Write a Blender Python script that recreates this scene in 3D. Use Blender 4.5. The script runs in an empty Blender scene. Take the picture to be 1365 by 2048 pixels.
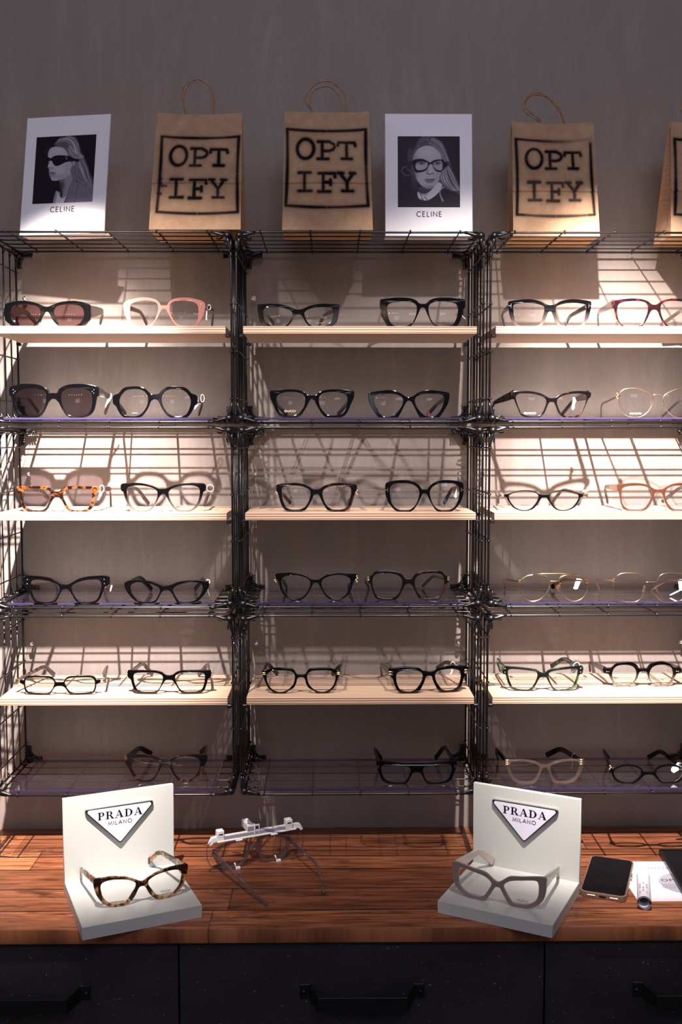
import bpy, bmesh, math, random
import numpy as np
from mathutils import Vector, Matrix
SC = bpy.context.scene
COL = SC.collection
ZC = 1.60                       # eye height above the floor; every z below is measured from the eye, ZC is added to top-level objects

# ------------------------------------------------------------------ camera
FPX = 2050.37
PITCH, YAW, ROLL = [math.radians(a) for a in (4.2516, .6251, .0351)]
CAM = Vector((-.0521, -1.7259, .0003))
_c, _s = math.cos(YAW), math.sin(YAW)
_r = Vector((_c, -_s, 0)); _f0 = Vector((_s, _c, 0)); _u0 = Vector((0, 0, 1))
FW = _f0*math.cos(PITCH) - _u0*math.sin(PITCH)
_up = _f0*math.sin(PITCH) + _u0*math.cos(PITCH)
RT = _r*math.cos(ROLL) - _up*math.sin(ROLL)
UP = _r*math.sin(ROLL) + _up*math.cos(ROLL)
cd = bpy.data.cameras.new('camera'); cam = bpy.data.objects.new('camera', cd); COL.objects.link(cam)
cd.sensor_fit = 'HORIZONTAL'; cd.sensor_width = 36; cd.lens = FPX/1365*36
cd.clip_start = .05; cd.clip_end = 60
_m = Matrix((RT, UP, -FW)).transposed().to_4x4()
_m.translation = CAM + Vector((0, 0, ZC)); cam.matrix_world = _m
SC.camera = cam
def ray(u, v): return FW + RT*((u-682.5)/FPX) + UP*((1024-v)/FPX)
def at_y(u, v, y):
    r = ray(u, v); return CAM + r*((y-CAM.y)/r.y)
def at_z(u, v, z):
    r = ray(u, v); return CAM + r*((z-CAM.z)/r.z)

# ------------------------------------------------------------------ light and exposure
SC.cycles.diffuse_bounces = 2; SC.cycles.transparent_max_bounces = 24
SC.view_settings.view_transform = 'Standard'; SC.view_settings.look = 'None'
SC.view_settings.exposure = 0.0; SC.view_settings.gamma = 1.0; SC.view_settings.use_curve_mapping = False
w = bpy.data.worlds.new('world'); SC.world = w; w.use_nodes = True
w.node_tree.nodes['Background'].inputs[0].default_value = (.55, .47, .56, 1)
w.node_tree.nodes['Background'].inputs[1].default_value = .16
def spot(name, loc, target, power, size, blend, color, radius):
    l = bpy.data.lights.new(name, 'SPOT'); l.energy = power; l.spot_size = math.radians(size); l.spot_blend = blend
    l.color = color; l.shadow_soft_size = radius
    o = bpy.data.objects.new(name, l); COL.objects.link(o)
    o.location = Vector(loc) + Vector((0, 0, ZC))
    o.rotation_euler = (Vector(target)-Vector(loc)).to_track_quat('-Z', 'Y').to_euler(); return o
WARM = (1, .885, .82)
def track_lamp(loc, tx, power):
    """one lamp: an oval hot beam and the weaker spill round it"""
    tgt = (tx, .2, loc[2]-.85*math.tan(math.radians(AX)))
    o = spot('track_spot', loc, tgt, power, 51.5, 1.0, WARM, .010); o.scale = (.58, 1, 1)
    o = spot('track_spot_spill', loc, (tx*.72, .2, tgt[2]), power*SPILL, 53, .9, WARM, .010); o.scale = (1.45, 1, 1)
AX = 49.5; SPILL = .12
track_lamp((-.371, -.65, .71), -.53, 640)
track_lamp((.2195, -.65, .745), .50, 670)
def area(name, loc, target, power, sx, sy, color):
    l = bpy.data.lights.new(name, 'AREA'); l.shape = 'RECTANGLE'; l.size = sx; l.size_y = sy; l.energy = power; l.color = color
    o = bpy.data.objects.new(name, l); COL.objects.link(o); o.location = Vector(loc) + Vector((0, 0, ZC))
    o.rotation_euler = (Vector(target)-Vector(loc)).to_track_quat('-Z', 'Y').to_euler(); return o
area('overhead_fill', (.3, -2.6, 1.6), (0, .2, .2), 24, 1.8, .8, (.86, .82, 1))  # broad fill added overhead for the general ambient light, not a particular fixture
area('shop_window', (-3.8, -2.4, 1.5), (0, .2, .0), 16, 1.2, 1.2, (.78, .82, 1))
area('lens_reflection_panel', (-.95, -5.2, .25), (-.3, 0, .0), 1.4, .55, .38, (.75, .82, 1))  # bright panel added behind the camera so the lenses have something to reflect
area('lens_reflection_panel', (1.3, -5.6, .75), (.2, 0, .1), 1.7, .9, .28, (.95, .93, 1))  # second added panel, likewise for lens reflections
for i in range(6):      # small warm pendants further back in the shop, seen as dots in the lenses
    l = bpy.data.lights.new('shop_pendant', 'POINT'); l.energy = 1.0; l.color = (1, .72, .42); l.shadow_soft_size = .03
    o = bpy.data.objects.new('shop_pendant', l); COL.objects.link(o); o.location = (-1.9+.30*i, -4.6, ZC+.75)

# ------------------------------------------------------------------ materials
def mat(name, color=(.5, .5, .5), rough=.5, metal=0., **kw):
    m = bpy.data.materials.new(name); m.use_nodes = True
    p = m.node_tree.nodes['Principled BSDF']
    p.inputs['Base Color'].default_value = (*color, 1); p.inputs['Roughness'].default_value = rough; p.inputs['Metallic'].default_value = metal
    for k, v in kw.items():
        k = k.replace('_', ' ')
        if k in p.inputs: p.inputs[k].default_value = v
    return m
def nodes(m): return m.node_tree.nodes, m.node_tree.links, m.node_tree.nodes['Principled BSDF']
def noise_tex(N, L, scale, detail=6, stretch=None, rough=.6, coord='Object', dist=0):
    tc = N.new('ShaderNodeTexCoord'); mp = N.new('ShaderNodeMapping'); nz = N.new('ShaderNodeTexNoise')
    L.new(tc.outputs[coord], mp.inputs[0]); L.new(mp.outputs[0], nz.inputs['Vector'])
    if stretch: mp.inputs['Scale'].default_value = stretch
    nz.inputs['Scale'].default_value = scale; nz.inputs['Detail'].default_value = detail; nz.inputs['Roughness'].default_value = rough
    nz.inputs['Distortion'].default_value = dist
    return nz
def ramp(N, L, src, stops, mode='LINEAR'):
    r = N.new('ShaderNodeValToRGB'); r.color_ramp.interpolation = mode
    e = r.color_ramp.elements
    while len(e) > 1: e.remove(e[-1])
    e[0].position = stops[0][0]; e[0].color = (*stops[0][1], 1)
    for p, c in stops[1:]:
        x = e.new(p); x.color = (*c, 1)
    L.new(src, r.inputs[0]); return r
def mixc(N, L, a, b, fac, mode='MIX'):
    x = N.new('ShaderNodeMix'); x.data_type = 'RGBA'; x.blend_type = mode
    if isinstance(fac, (int, float)): x.inputs[0].default_value = fac
    else: L.new(fac, x.inputs[0])
    for s, k in ((a, 6), (b, 7)):
        if isinstance(s, tuple): x.inputs[k].default_value = (*s, 1)
        else: L.new(s, x.inputs[k])
    return x.outputs[2]
def bump(N, L, P, h, strength=.2, dist=.002):
    b = N.new('ShaderNodeBump'); b.inputs['Strength'].default_value = strength; b.inputs['Distance'].default_value = dist
    L.new(h, b.inputs['Height']); L.new(b.outputs[0], P.inputs['Normal'])

def m_plaster():
    m = mat('grey_brown_brushed_plaster', rough=.62); N, L, P = nodes(m)
    a = noise_tex(N, L, 2.2, 5, (1, 1, .55), .55); b = noise_tex(N, L, 9, 8, (2.6, 2.6, .5), .7, dist=.6); c = noise_tex(N, L, 160, 4, (1, 1, .35))
    r1 = ramp(N, L, a.outputs[0], [(.3, (.195, .163, .143)), (.7, (.265, .225, .200))])
    r2 = ramp(N, L, b.outputs[0], [(.28, (.185, .153, .134)), (.55, (.235, .198, .175)), (.78, (.345, .300, .272))])
    x = mixc(N, L, r1.outputs[0], r2.outputs[0], .5)
    x = mixc(N, L, x, ramp(N, L, c.outputs[0], [(.35, (.80, .80, .80)), (.65, (1, 1, 1))]).outputs[0], .35, 'MULTIPLY')
    L.new(x, P.inputs['Base Color']); bump(N, L, P, c.outputs[0], .12, .001)
    return m
def m_planks():
    m = mat('reclaimed_red_brown_wood', rough=.42); N, L, P = nodes(m)
    tc = N.new('ShaderNodeTexCoord'); sep = N.new('ShaderNodeSeparateXYZ'); L.new(tc.outputs['Object'], sep.inputs[0])
    def mth(op, a, b=None):
        q = N.new('ShaderNodeMath'); q.operation = op
        for i, s in enumerate((a, b)):
            if s is None: continue
            if isinstance(s, (int, float)): q.inputs[i].default_value = s
            else: L.new(s, q.inputs[i])
        return q.outputs[0]
    row = mth('FLOOR', mth('DIVIDE', mth('ADD', sep.outputs[1], 1.002), .078))
    fr = mth('FRACT', mth('DIVIDE', mth('ADD', sep.outputs[1], 1.002), .078))
    wn = N.new('ShaderNodeTexWhiteNoise'); wn.noise_dimensions = '1D'; L.new(row, wn.inputs['W'])
    # staves of different length along x in every row
    xs = mth('ADD', sep.outputs[0], mth('MULTIPLY', wn.outputs[0], 3.1)); st = mth('FLOOR', mth('DIVIDE', xs, .95)); xf = mth('FRACT', mth('DIVIDE', xs, .95))
    wn2 = N.new('ShaderNodeTexWhiteNoise'); wn2.noise_dimensions = '1D'; L.new(mth('ADD', mth('MULTIPLY', row, 7.3), st), wn2.inputs['W'])
    cmb = N.new('ShaderNodeCombineXYZ'); L.new(sep.outputs[0], cmb.inputs[0]); L.new(sep.outputs[1], cmb.inputs[1]); L.new(mth('MULTIPLY', wn2.outputs[0], 9), cmb.inputs[2])
    def nz(scale, st_, det=6):
        mp = N.new('ShaderNodeMapping'); mp.inputs['Scale'].default_value = st_; L.new(cmb.outputs[0], mp.inputs[0])
        n = N.new('ShaderNodeTexNoise'); n.inputs['Scale'].default_value = scale; n.inputs['Detail'].default_value = det; n.inputs['Roughness'].default_value = .65
        n.inputs['Distortion'].default_value = .5; L.new(mp.outputs[0], n.inputs['Vector']); return n
    g = nz(22, (.45, 6, 1), 9); k = nz(13, (.8, 2.6, 1), 4)
    base = ramp(N, L, g.outputs[0], [(.26, (.036, .013, .009)), (.40, (.145, .048, .023)), (.54, (.30, .108, .045)), (.74, (.45, .19, .095))])
    tint = ramp(N, L, wn2.outputs[0], [(0, (.42, .36, .36)), (.35, (.85, .80, .78)), (.7, (1.05, 1.0, .95)), (1, (1.2, 1.12, 1.0))])
    c = mixc(N, L, base.outputs[0], tint.outputs[0], 1.0, 'MULTIPLY')
    kn = ramp(N, L, k.outputs[0], [(.60, (1, 1, 1)), (.72, (.16, .12, .12))])
    c = mixc(N, L, c, kn.outputs[0], .8, 'MULTIPLY')
    gap = ramp(N, L, fr, [(0, (.06, .05, .05)), (.018, (.10, .08, .08)), (.034, (1, 1, 1)), (.978, (1, 1, 1)), (.99, (.2, .16, .16))])
    gx = ramp(N, L, xf, [(0, (.2, .2, .2)), (.003, (1, 1, 1))])
    c = mixc(N, L, c, gap.outputs[0], 1.0, 'MULTIPLY'); c = mixc(N, L, c, gx.outputs[0], 1.0, 'MULTIPLY')
    L.new(c, P.inputs['Base Color']); bump(N, L, P, g.outputs[0], .35, .0012)
    return m
def m_black_panel():
    m = mat('scuffed_black_cabinet_board', rough=.55); N, L, P = nodes(m)
    a = noise_tex(N, L, 5, 6, (1, 1, 1.6)); b = noise_tex(N, L, 150, 3, (1, 1, 1)); c = noise_tex(N, L, 26, 8, (1, 1, 2.5), .8, dist=2)
    r = ramp(N, L, a.outputs[0], [(.35, (.010, .0085, .010)), (.7, (.026, .023, .028))])
    s = ramp(N, L, b.outputs[0], [(.66, (0, 0, 0)), (.74, (.16, .15, .18))]); t = ramp(N, L, c.outputs[0], [(.58, (0, 0, 0)), (.80, (.08, .075, .09))])
    x = mixc(N, L, r.outputs[0], s.outputs[0], 1.0, 'ADD'); x = mixc(N, L, x, t.outputs[0], .7, 'ADD')
    L.new(x, P.inputs['Base Color']); return m
def m_ply(edge):
    m = mat('birch_ply_edge' if edge else 'birch_ply_face', rough=.5); N, L, P = nodes(m)
    if edge:
        tc = N.new('ShaderNodeTexCoord'); sep = N.new('ShaderNodeSeparateXYZ'); L.new(tc.outputs['Object'], sep.inputs[0])
        wv = noise_tex(N, L, 14, 3, (1, 1, .2))
        ad = N.new('ShaderNodeMath'); ad.operation = 'MULTIPLY_ADD'; L.new(wv.outputs[0], ad.inputs[0]); ad.inputs[1].default_value = .0012; L.new(sep.outputs[2], ad.inputs[2])
        dv = N.new('ShaderNodeMath'); dv.operation = 'DIVIDE'; L.new(ad.outputs[0], dv.inputs[0]); dv.inputs[1].default_value = .0042
        fr = N.new('ShaderNodeMath'); fr.operation = 'FRACT'; L.new(dv.outputs[0], fr.inputs[0])
        r = ramp(N, L, fr.outputs[0], [(0, (.56, .39, .28)), (.42, (.62, .45, .33)), (.52, (.20, .105, .065)), (.92, (.26, .14, .09)), (1, (.56, .39, .28))])
        v = noise_tex(N, L, 60, 3, (.5, 1, 4)); q = ramp(N, L, v.outputs[0], [(.70, (1, 1, 1)), (.78, (.2, .12, .08))])
        L.new(mixc(N, L, r.outputs[0], q.outputs[0], 1.0, 'MULTIPLY'), P.inputs['Base Color'])
    else:
        a = noise_tex(N, L, 10, 6, (.35, 4, 1), .6, dist=.8)
        r = ramp(N, L, a.outputs[0], [(.3, (.44, .295, .205)), (.7, (.54, .385, .28))])
        L.new(r.outputs[0], P.inputs['Base Color'])
    return m
def m_tort(name, cols, scale=55, rough=.12, trans=0.):
    m = mat(name, rough=rough); N, L, P = nodes(m)
    a = noise_tex(N, L, scale, 3, None, .5, dist=1.2)
    r = ramp(N, L, a.outputs[0], cols); L.new(r.outputs[0], P.inputs['Base Color'])
    P.inputs['Coat Weight'].default_value = .3; P.inputs['Coat Roughness'].default_value = .04
    return m
def m_kraft():
    m = mat('kraft_paper', rough=.8, Specular_IOR_Level=.1); N, L, P = nodes(m)
    a = noise_tex(N, L, 45, 8, None, .75); b = noise_tex(N, L, 7, 3)
    r = ramp(N, L, a.outputs[0], [(.3, (.37, .220, .128)), (.7, (.52, .335, .210))]); q = ramp(N, L, b.outputs[0], [(.3, (.88, .88, .88)), (.7, (1, 1, 1))])
    c = mixc(N, L, r.outputs[0], q.outputs[0], .7, 'MULTIPLY')
    at = N.new('ShaderNodeAttribute'); at.attribute_name = 'print'
    c = mixc(N, L, c, (.005, .004, .006), at.outputs['Fac'])
    L.new(c, P.inputs['Base Color']); bump(N, L, P, b.outputs[0], .25, .004)
    return m
def m_print():
    m = mat('printed_photograph', rough=.5, Specular_IOR_Level=.12); N, L, P = nodes(m)
    at = N.new('ShaderNodeAttribute'); at.attribute_name = 'print'
    r = ramp(N, L, at.outputs['Fac'], [(0, (.004, .001, .006)), (.5, (.24, .205, .26)), (1, (.80, .77, .82))]); L.new(r.outputs[0], P.inputs['Base Color'])
    return m
def m_glass(name, tint=(1, 1, 1), strength=1., edge=False, rough=0., refl=(1, 1, 1), ior=1.5, dens=None):
    m = bpy.data.materials.new(name); m.use_nodes = True; N, L = m.node_tree.nodes, m.node_tree.links
    N.remove(N['Principled BSDF']); out = N['Material Output']
    t = N.new('ShaderNodeBsdfTransparent'); t.inputs[0].default_value = (*tint, 1)
    g = N.new('ShaderNodeBsdfGlossy'); g.inputs['Roughness'].default_value = rough; g.inputs[0].default_value = (*refl, 1)
    f = N.new('ShaderNodeLayerWeight'); f.inputs[0].default_value = .5      # Schlick, the same from both sides
    pw = N.new('ShaderNodeMath'); pw.operation = 'POWER'; pw.inputs[1].default_value = 5; L.new(f.outputs['Facing'], pw.inputs[0])
    mu = N.new('ShaderNodeMath'); mu.operation = 'MULTIPLY_ADD'; mu.inputs[1].default_value = .9; mu.inputs[2].default_value = .045*strength; mu.use_clamp = True; L.new(pw.outputs[0], mu.inputs[0])
    x = N.new('ShaderNodeMixShader'); L.new(mu.outputs[0], x.inputs[0]); L.new(t.outputs[0], x.inputs[1]); L.new(g.outputs[0], x.inputs[2])
    last = x.outputs[0]
    if dens is not None:   # clear plastic with a little colour of its own
        d = N.new('ShaderNodeBsdfPrincipled'); d.inputs['Base Color'].default_value = (*dens[0], 1); d.inputs['Roughness'].default_value = .15
        y = N.new('ShaderNodeMixShader'); y.inputs[0].default_value = dens[1]; L.new(last, y.inputs[1]); L.new(d.outputs[0], y.inputs[2]); last = y.outputs[0]
    L.new(last, out.inputs[0]); return m
def m_acrylic():
    m = m_glass('clear_acrylic_sheet', (.97, .965, .985), 3.4, dens=((.25, .22, .3), .05)); N, L = m.node_tree.nodes, m.node_tree.links
    n = noise_tex(N, L, 30, 8, (1, .35, 1), .75, dist=1.5); r = ramp(N, L, n.outputs[0], [(.58, (.012, .012, .012)), (.78, (.16, .16, .16))])
    y = [q for q in N if q.type == 'MIX_SHADER'][-1]; L.new(r.outputs[0], y.inputs[0])
    return m
M = {}
M['plaster'] = m_plaster(); M['planks'] = m_planks(); M['panel'] = m_black_panel()
M['ply'] = m_ply(False); M['plyedge'] = m_ply(True); M['kraft'] = m_kraft(); M['print'] = m_print()
M['wire'] = mat('black_powder_coated_wire', (.0028, .0026, .0036), .30, .0, Specular_IOR_Level=.45)
M['connector'] = mat('black_plastic_connector', (.004, .0036, .005), .36, Specular_IOR_Level=.4)
M['black'] = mat('glossy_black_acetate', (.0012, .0012, .0016), .09, Specular_IOR_Level=.42)
M['blackgrey'] = mat('black_to_grey_acetate', (.03, .025, .025), .12, Coat_Weight=.5)
def m_fade():
    m = M['blackgrey']; N, L, P = nodes(m); tc = N.new('ShaderNodeTexCoord'); s = N.new('ShaderNodeSeparateXYZ'); L.new(tc.outputs['Object'], s.inputs[0])
    mr = N.new('ShaderNodeMapRange'); mr.inputs[1].default_value = .004; mr.inputs[2].default_value = .028; L.new(s.outputs[2], mr.inputs[0])
    r = ramp(N, L, mr.outputs[0], [(0, (.10, .072, .062)), (.5, (.030, .022, .021)), (1, (.0015, .0013, .0016))]); L.new(r.outputs[0], P.inputs['Base Color'])
m_fade()
M['darktemple'] = mat('smoky_grey_brown_acetate', (.045, .031, .027), .15, Coat_Weight=.2)
M['greybrown'] = mat('taupe_metal_temple', (.05, .038, .030), .3, .3)
M['pink'] = mat('blush_pink_acetate', (.37, .165, .135), .16, Coat_Weight=.5, Transmission_Weight=.25)
M['browntrans'] = mat('translucent_brown_acetate', (.045, .017, .009), .14, Coat_Weight=.3)
M['taupe'] = mat('taupe_acetate', (.235, .17, .155), .22, Coat_Weight=.3)
M['taupelight'] = mat('pale_taupe_acetate', (.50, .42, .36), .25, Coat_Weight=.3)
M['crystal'] = m_glass('smoky_crystal_acetate', (.80, .77, .78), 2.2, rough=.04, dens=((.10, .09, .10), .35))
M['clearac'] = m_glass('clear_crystal_acetate', (.93, .90, .885), 3.0, rough=.03, dens=((.20, .14, .12), .10))
M['redtort'] = m_tort('dark_red_tortoise', [(.3, (.004, .002, .003)), (.54, (.010, .003, .004)), (.61, (.07, .004, .006)), (.66, (.02, .003, .004)), (.8, (.006, .003, .004))])
M['tort'] = m_tort('orange_tortoise', [(.3, (.004, .002, .002)), (.53, (.010, .004, .003)), (.58, (.12, .032, .007)), (.66, (.20, .058, .013)), (.71, (.02, .008, .004))], 70)
M['darktort'] = m_tort('very_dark_tortoise', [(.3, (.002, .0015, .002)), (.58, (.003, .002, .002)), (.68, (.05, .016, .006)), (.8, (.006, .003, .003))])
M['greentort'] = m_tort('green_tortoise', [(.3, (.003, .004, .003)), (.52, (.005, .007, .005)), (.60, (.020, .038, .016)), (.68, (.045, .070, .032)), (.8, (.004, .006, .004))])
M['amber'] = m_tort('pale_amber_tortoise', [(.30, (.008, .004, .003)), (.46, (.03, .012, .006)), (.51, (.28, .10, .022)), (.58, (.55, .34, .18)), (.66, (.24, .085, .022)), (.73, (.012, .006, .004))], 48)
M['gold'] = mat('polished_gold_metal', (.90, .62, .36), .22, 1.)
M['rosegold'] = mat('rose_gold_metal', (.62, .44, .33), .3, 1.)
M['silver'] = mat('silver_metal', (.85, .84, .86), .18, 1.)
M['lens'] = m_glass('clear_demo_lens', (.965, .955, .96), 1.0)
M['bluelens'] = m_glass('blue_filter_lens', (.93, .915, .90), 1.7, refl=(.55, .62, 1))
M['sunlens'] = m_glass('plum_brown_sun_lens', (.26, .15, .15), 1.2)
M['sunlens2'] = m_glass('grey_violet_sun_lens', (.27, .21, .235), 1.2)
M['acrylic'] = m_acrylic()
M['acrylicedge'] = mat('violet_tinted_acrylic_edge', (.030, .022, .070), .2)
M['white'] = mat('white_card', (.78, .77, .80), .4)
M['whiteplastic'] = mat('white_plastic', (.80, .79, .80), .3)
M['display'] = mat('off_white_lacquer', (.50, .515, .485), .38, Coat_Weight=.2, Coat_Roughness=.2)
M['cardwhite'] = mat('white_card_stock', (.50, .485, .54), .6)
M['ink'] = mat('black_ink', (.004, .003, .005), .7, Specular_IOR_Level=.1)
M['greyink'] = mat('grey_ink', (.05, .045, .055), .5)
M['circleink'] = mat('pale_grey_ink', (.24, .235, .28), .6)
M['goldink'] = mat('gold_print', (.75, .60, .42), .4)
M['paleink'] = mat('grey_brown_print', (.30, .22, .20), .5)
M['logowhite'] = mat('white_enamel', (.72, .71, .82), .18)
M['logoblack'] = mat('black_enamel_rim', (.010, .010, .012), .12)
M['logometal'] = mat('grey_steel_rim', (.42, .44, .40), .28, .9)
M['cord'] = mat('twisted_paper_cord', (.36, .21, .11), .7)
M['phoneglass'] = mat('black_phone_glass', (.004, .004, .005), .06)
M['phonecase'] = mat('clear_brown_phone_case', (.20, .13, .10), .18, .4)
M['tablet'] = mat('matt_black_tablet', (.006, .006, .007), .35)
M['handle'] = mat('black_iron_handle', (.014, .012, .013), .42, .5)
M['greyinsert'] = mat('grey_plastic_insert', (.25, .25, .28), .4)
M['floor'] = mat('dark_grey_floor', (.09, .085, .08), .5)
M['red'] = mat('red_tip', (.45, .10, .10), .3)
M['bluetip'] = mat('blue_temple_tip', (.05, .12, .30), .2)

# ------------------------------------------------------------------ helpers
def link(o, parent=None):
    COL.objects.link(o)
    if parent is not None: o.parent = parent
    return o
def tag(o, label=None, cat=None, group=None, kind=None):
    if label: o['label'] = label
    if cat: o['category'] = cat
    if group: o['group'] = group
    if kind: o['kind'] = kind
    return o
def thing(name, label, cat, loc, rz=0, group=None):
    o = bpy.data.objects.new(name, None); link(o); o.empty_display_size = .02
    o.location = (loc[0], loc[1], loc[2]+ZC); o.rotation_euler = (0, 0, rz); return tag(o, label, cat, group)
def mesh_obj(name, bm, material, parent=None, loc=None, smooth=None, label=None):
    me = bpy.data.meshes.new(name); bm.to_mesh(me); bm.free()
    mats = material if isinstance(material, (list, tuple)) else [material]
    for m in mats: me.materials.append(m)
    if smooth is not None:
        me.shade_smooth(); me.set_sharp_from_angle(angle=math.radians(smooth))
    o = bpy.data.objects.new(name, me); link(o, parent)
    if loc is not None: o.location = (loc[0], loc[1], loc[2] + (0 if parent else ZC))
    if label: o['label'] = label
    return o
def bx(bm, x0, x1, y0, y1, z0, z1, bev=0., mi=0, seg=1):
    r = bmesh.ops.create_cube(bm, size=1); vs = r['verts']
    for v in vs: v.co = Vector((x0+(x1-x0)*(v.co.x+.5), y0+(y1-y0)*(v.co.y+.5), z0+(z1-z0)*(v.co.z+.5)))
    fs = set(f for v in vs for f in v.link_faces)
    for f in fs: f.material_index = mi
    if bev > 0:
        es = list(set(e for v in vs for e in v.link_edges))
        r = bmesh.ops.bevel(bm, geom=es, offset=bev, segments=seg, affect='EDGES', profile=.5)
        for f in r['faces']: f.material_index = mi
    return vs
def tube(bm, pts, r, n=6, closed=False, mi=0, caps=True, rs=None, flat=None):
    """round tube (or flat=(half width, half height) band) along points"""
    P = [Vector(p) for p in pts]; m = len(P); rings = []
    tprev = None; nrm = None
    for i in range(m):
        if closed: t = (P[(i+1) % m]-P[i-1])
        else: t = P[min(i+1, m-1)]-P[max(i-1, 0)]
        if t.length < 1e-9: t = tprev or Vector((1, 0, 0))
        t.normalize()
        if nrm is None:
            ref = Vector((0, 0, 1)) if abs(t.z) < .9 else Vector((0, 1, 0))
            nrm = (ref - t*ref.dot(t)).normalized()
        else:
            nrm = (nrm - t*nrm.dot(t))
            if nrm.length < 1e-6: nrm = t.orthogonal()
            nrm.normalize()
        b = t.cross(nrm); rr = rs[i] if rs else r
        ring = []
        for k in range(n):
            a = 2*math.pi*k/n
            ring.append(bm.verts.new(P[i] + nrm*(rr*math.sin(a)) + b*(rr*math.cos(a))))
        rings.append(ring); tprev = t
    for i in range(m if closed else m-1):
        A, B = rings[i], rings[(i+1) % m]
        for k in range(n):
            f = bm.faces.new((A[k], A[(k+1) % n], B[(k+1) % n], B[k])); f.material_index = mi; f.smooth = True
    if not closed and caps:
        f = bm.faces.new(rings[0][::-1]); f.material_index = mi
        f = bm.faces.new(rings[-1]); f.material_index = mi
def ball(bm, c, r, u=12, v=8, mi=0):
    res = bmesh.ops.create_uvsphere(bm, u_segments=u, v_segments=v, radius=r)
    for q in res['verts']: q.co += Vector(c)
    for f in set(f for q in res['verts'] for f in q.link_faces): f.smooth = True; f.material_index = mi
def cyl(bm, c, axis, r, h, n=16, mi=0):
    res = bmesh.ops.create_cone(bm, cap_ends=True, segments=n, radius1=r, radius2=r, depth=h)
    R = Vector(axis).to_track_quat('Z', 'Y').to_matrix()
    for q in res['verts']: q.co = R @ q.co + Vector(c)
    for f in set(f for q in res['verts'] for f in q.link_faces):
        f.material_index = mi
def catmull(pts, n=5, closed=True):
    P = [Vector((p[0], p[1])) for p in pts]; out = []; m = len(P)
    rng = range(m) if closed else range(m-1)
    for i in rng:
        p0 = P[(i-1) % m] if closed or i > 0 else P[0]; p1 = P[i]; p2 = P[(i+1) % m]
        p3 = P[(i+2) % m] if closed or i+2 < m else P[-1]
        # centripetal-ish: damp the tangents where spacing differs so that corners stay crisp
        d1 = (p2-p1).length; t1 = (p2-p0); t2 = (p3-p1)
        l1 = (p1-p0).length + d1; l2 = (p3-p2).length + d1
        t1 = t1*(d1/l1) if l1 > 0 else t1; t2 = t2*(d1/l2) if l2 > 0 else t2
        for k in range(n):
            s = k/n; s2 = s*s; s3 = s2*s
            out.append(p1*(2*s3-3*s2+1) + t1*(s3-2*s2+s) + p2*(-2*s3+3*s2) + t2*(s3-s2))
    if not closed: out.append(P[-1])
    return out
def curve_plate(name, loops, half, bevel, material, parent, xform, smooth=18, loc=None, res=1):
    """flat outline(s) with holes -> bevelled plate mesh; xform maps (x, y, depth) to the final local point"""
    cu = bpy.data.curves.new(name, 'CURVE'); cu.dimensions = '2D'; cu.fill_mode = 'BOTH'; cu.extrude = max(half-bevel, 1e-5); cu.bevel_depth = bevel; cu.bevel_resolution = res; cu.offset = -bevel
    for lp in loops:
        s = cu.splines.new('POLY'); s.points.add(len(lp)-1)
        for i, p in enumerate(lp): s.points[i].co = (p[0], p[1], 0, 1)
        s.use_cyclic_u = True
    tmp = bpy.data.objects.new(name, cu); me = bpy.data.meshes.new_from_object(tmp)
    bpy.data.objects.remove(tmp); bpy.data.curves.remove(cu)
    for v in me.vertices: v.co = xform(v.co.x, v.co.y, v.co.z)
    bm = bmesh.new(); bm.from_mesh(me); bmesh.ops.remove_doubles(bm, verts=bm.verts, dist=1e-6); bmesh.ops.recalc_face_normals(bm, faces=bm.faces); bm.to_mesh(me); bm.free()
    me.name = name; me.materials.clear(); me.materials.append(material)
    me.shade_smooth(); me.set_sharp_from_angle(angle=math.radians(smooth))
    o = bpy.data.objects.new(name, me); link(o, parent)
    if loc is not None: o.location = loc
    return o
def text_obj(name, body, height, width, material, parent, matrix, thick=.0001, space=1.0, shear=0.):
    """lettering: fitted to the given cap height and width, centred, in the x-y plane of matrix"""
    cu = bpy.data.curves.new(name, 'FONT'); cu.body = body; cu.size = 1; cu.extrude = .01; cu.space_character = space; cu.align_x = 'CENTER'; cu.shear = shear; cu.resolution_u = 3
    tmp = bpy.data.objects.new(name, cu); me = bpy.data.meshes.new_from_object(tmp); bpy.data.objects.remove(tmp); bpy.data.curves.remove(cu)
    xs = [v.co.x for v in me.vertices]; ys = [v.co.y for v in me.vertices]
    x0, x1, y0, y1 = min(xs), max(xs), min(ys), max(ys)
    for v in me.vertices: v.co = Vector(((v.co.x-(x0+x1)/2)/(x1-x0)*width, (v.co.y-y0)/(y1-y0)*height, v.co.z/.01*thick))
    me.materials.clear(); me.materials.append(material)
    o = bpy.data.objects.new(name, me); link(o, parent); o.matrix_local = matrix; return o
# stroke lettering for geometric capitals (polylines in a unit box)
def arc(cx, cy, rx, ry, a0, a1, n=14): return [(cx+rx*math.cos(math.radians(a0+(a1-a0)*i/n)), cy+ry*math.sin(math.radians(a0+(a1-a0)*i/n))) for i in range(n+1)]
SANS = {'C': (.82, [arc(.48, .5, .44, .47, 50, 310)]), 'E': (.62, [[(.5, .96), (.1, .96), (.1, .04), (.52, .04)], [(.1, .52), (.46, .52)]]),
        'L': (.56, [[(.1, .97), (.1, .04), (.5, .04)]]), 'I': (.22, [[(.1, .97), (.1, .03)]]), 'N': (.86, [[(.1, .03), (.1, .95), (.74, .05), (.74, .97)]]),
        'M': (1.0, [[(.06, .03), (.16, .95), (.5, .2), (.84, .95), (.94, .03)]]), 'A': (.84, [[(.03, .03), (.42, .95), (.81, .03)], [(.18, .34), (.66, .34)]]),
        'O': (1.02, [arc(.5, .5, .44, .47, 0, 360, 24)])}
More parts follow.
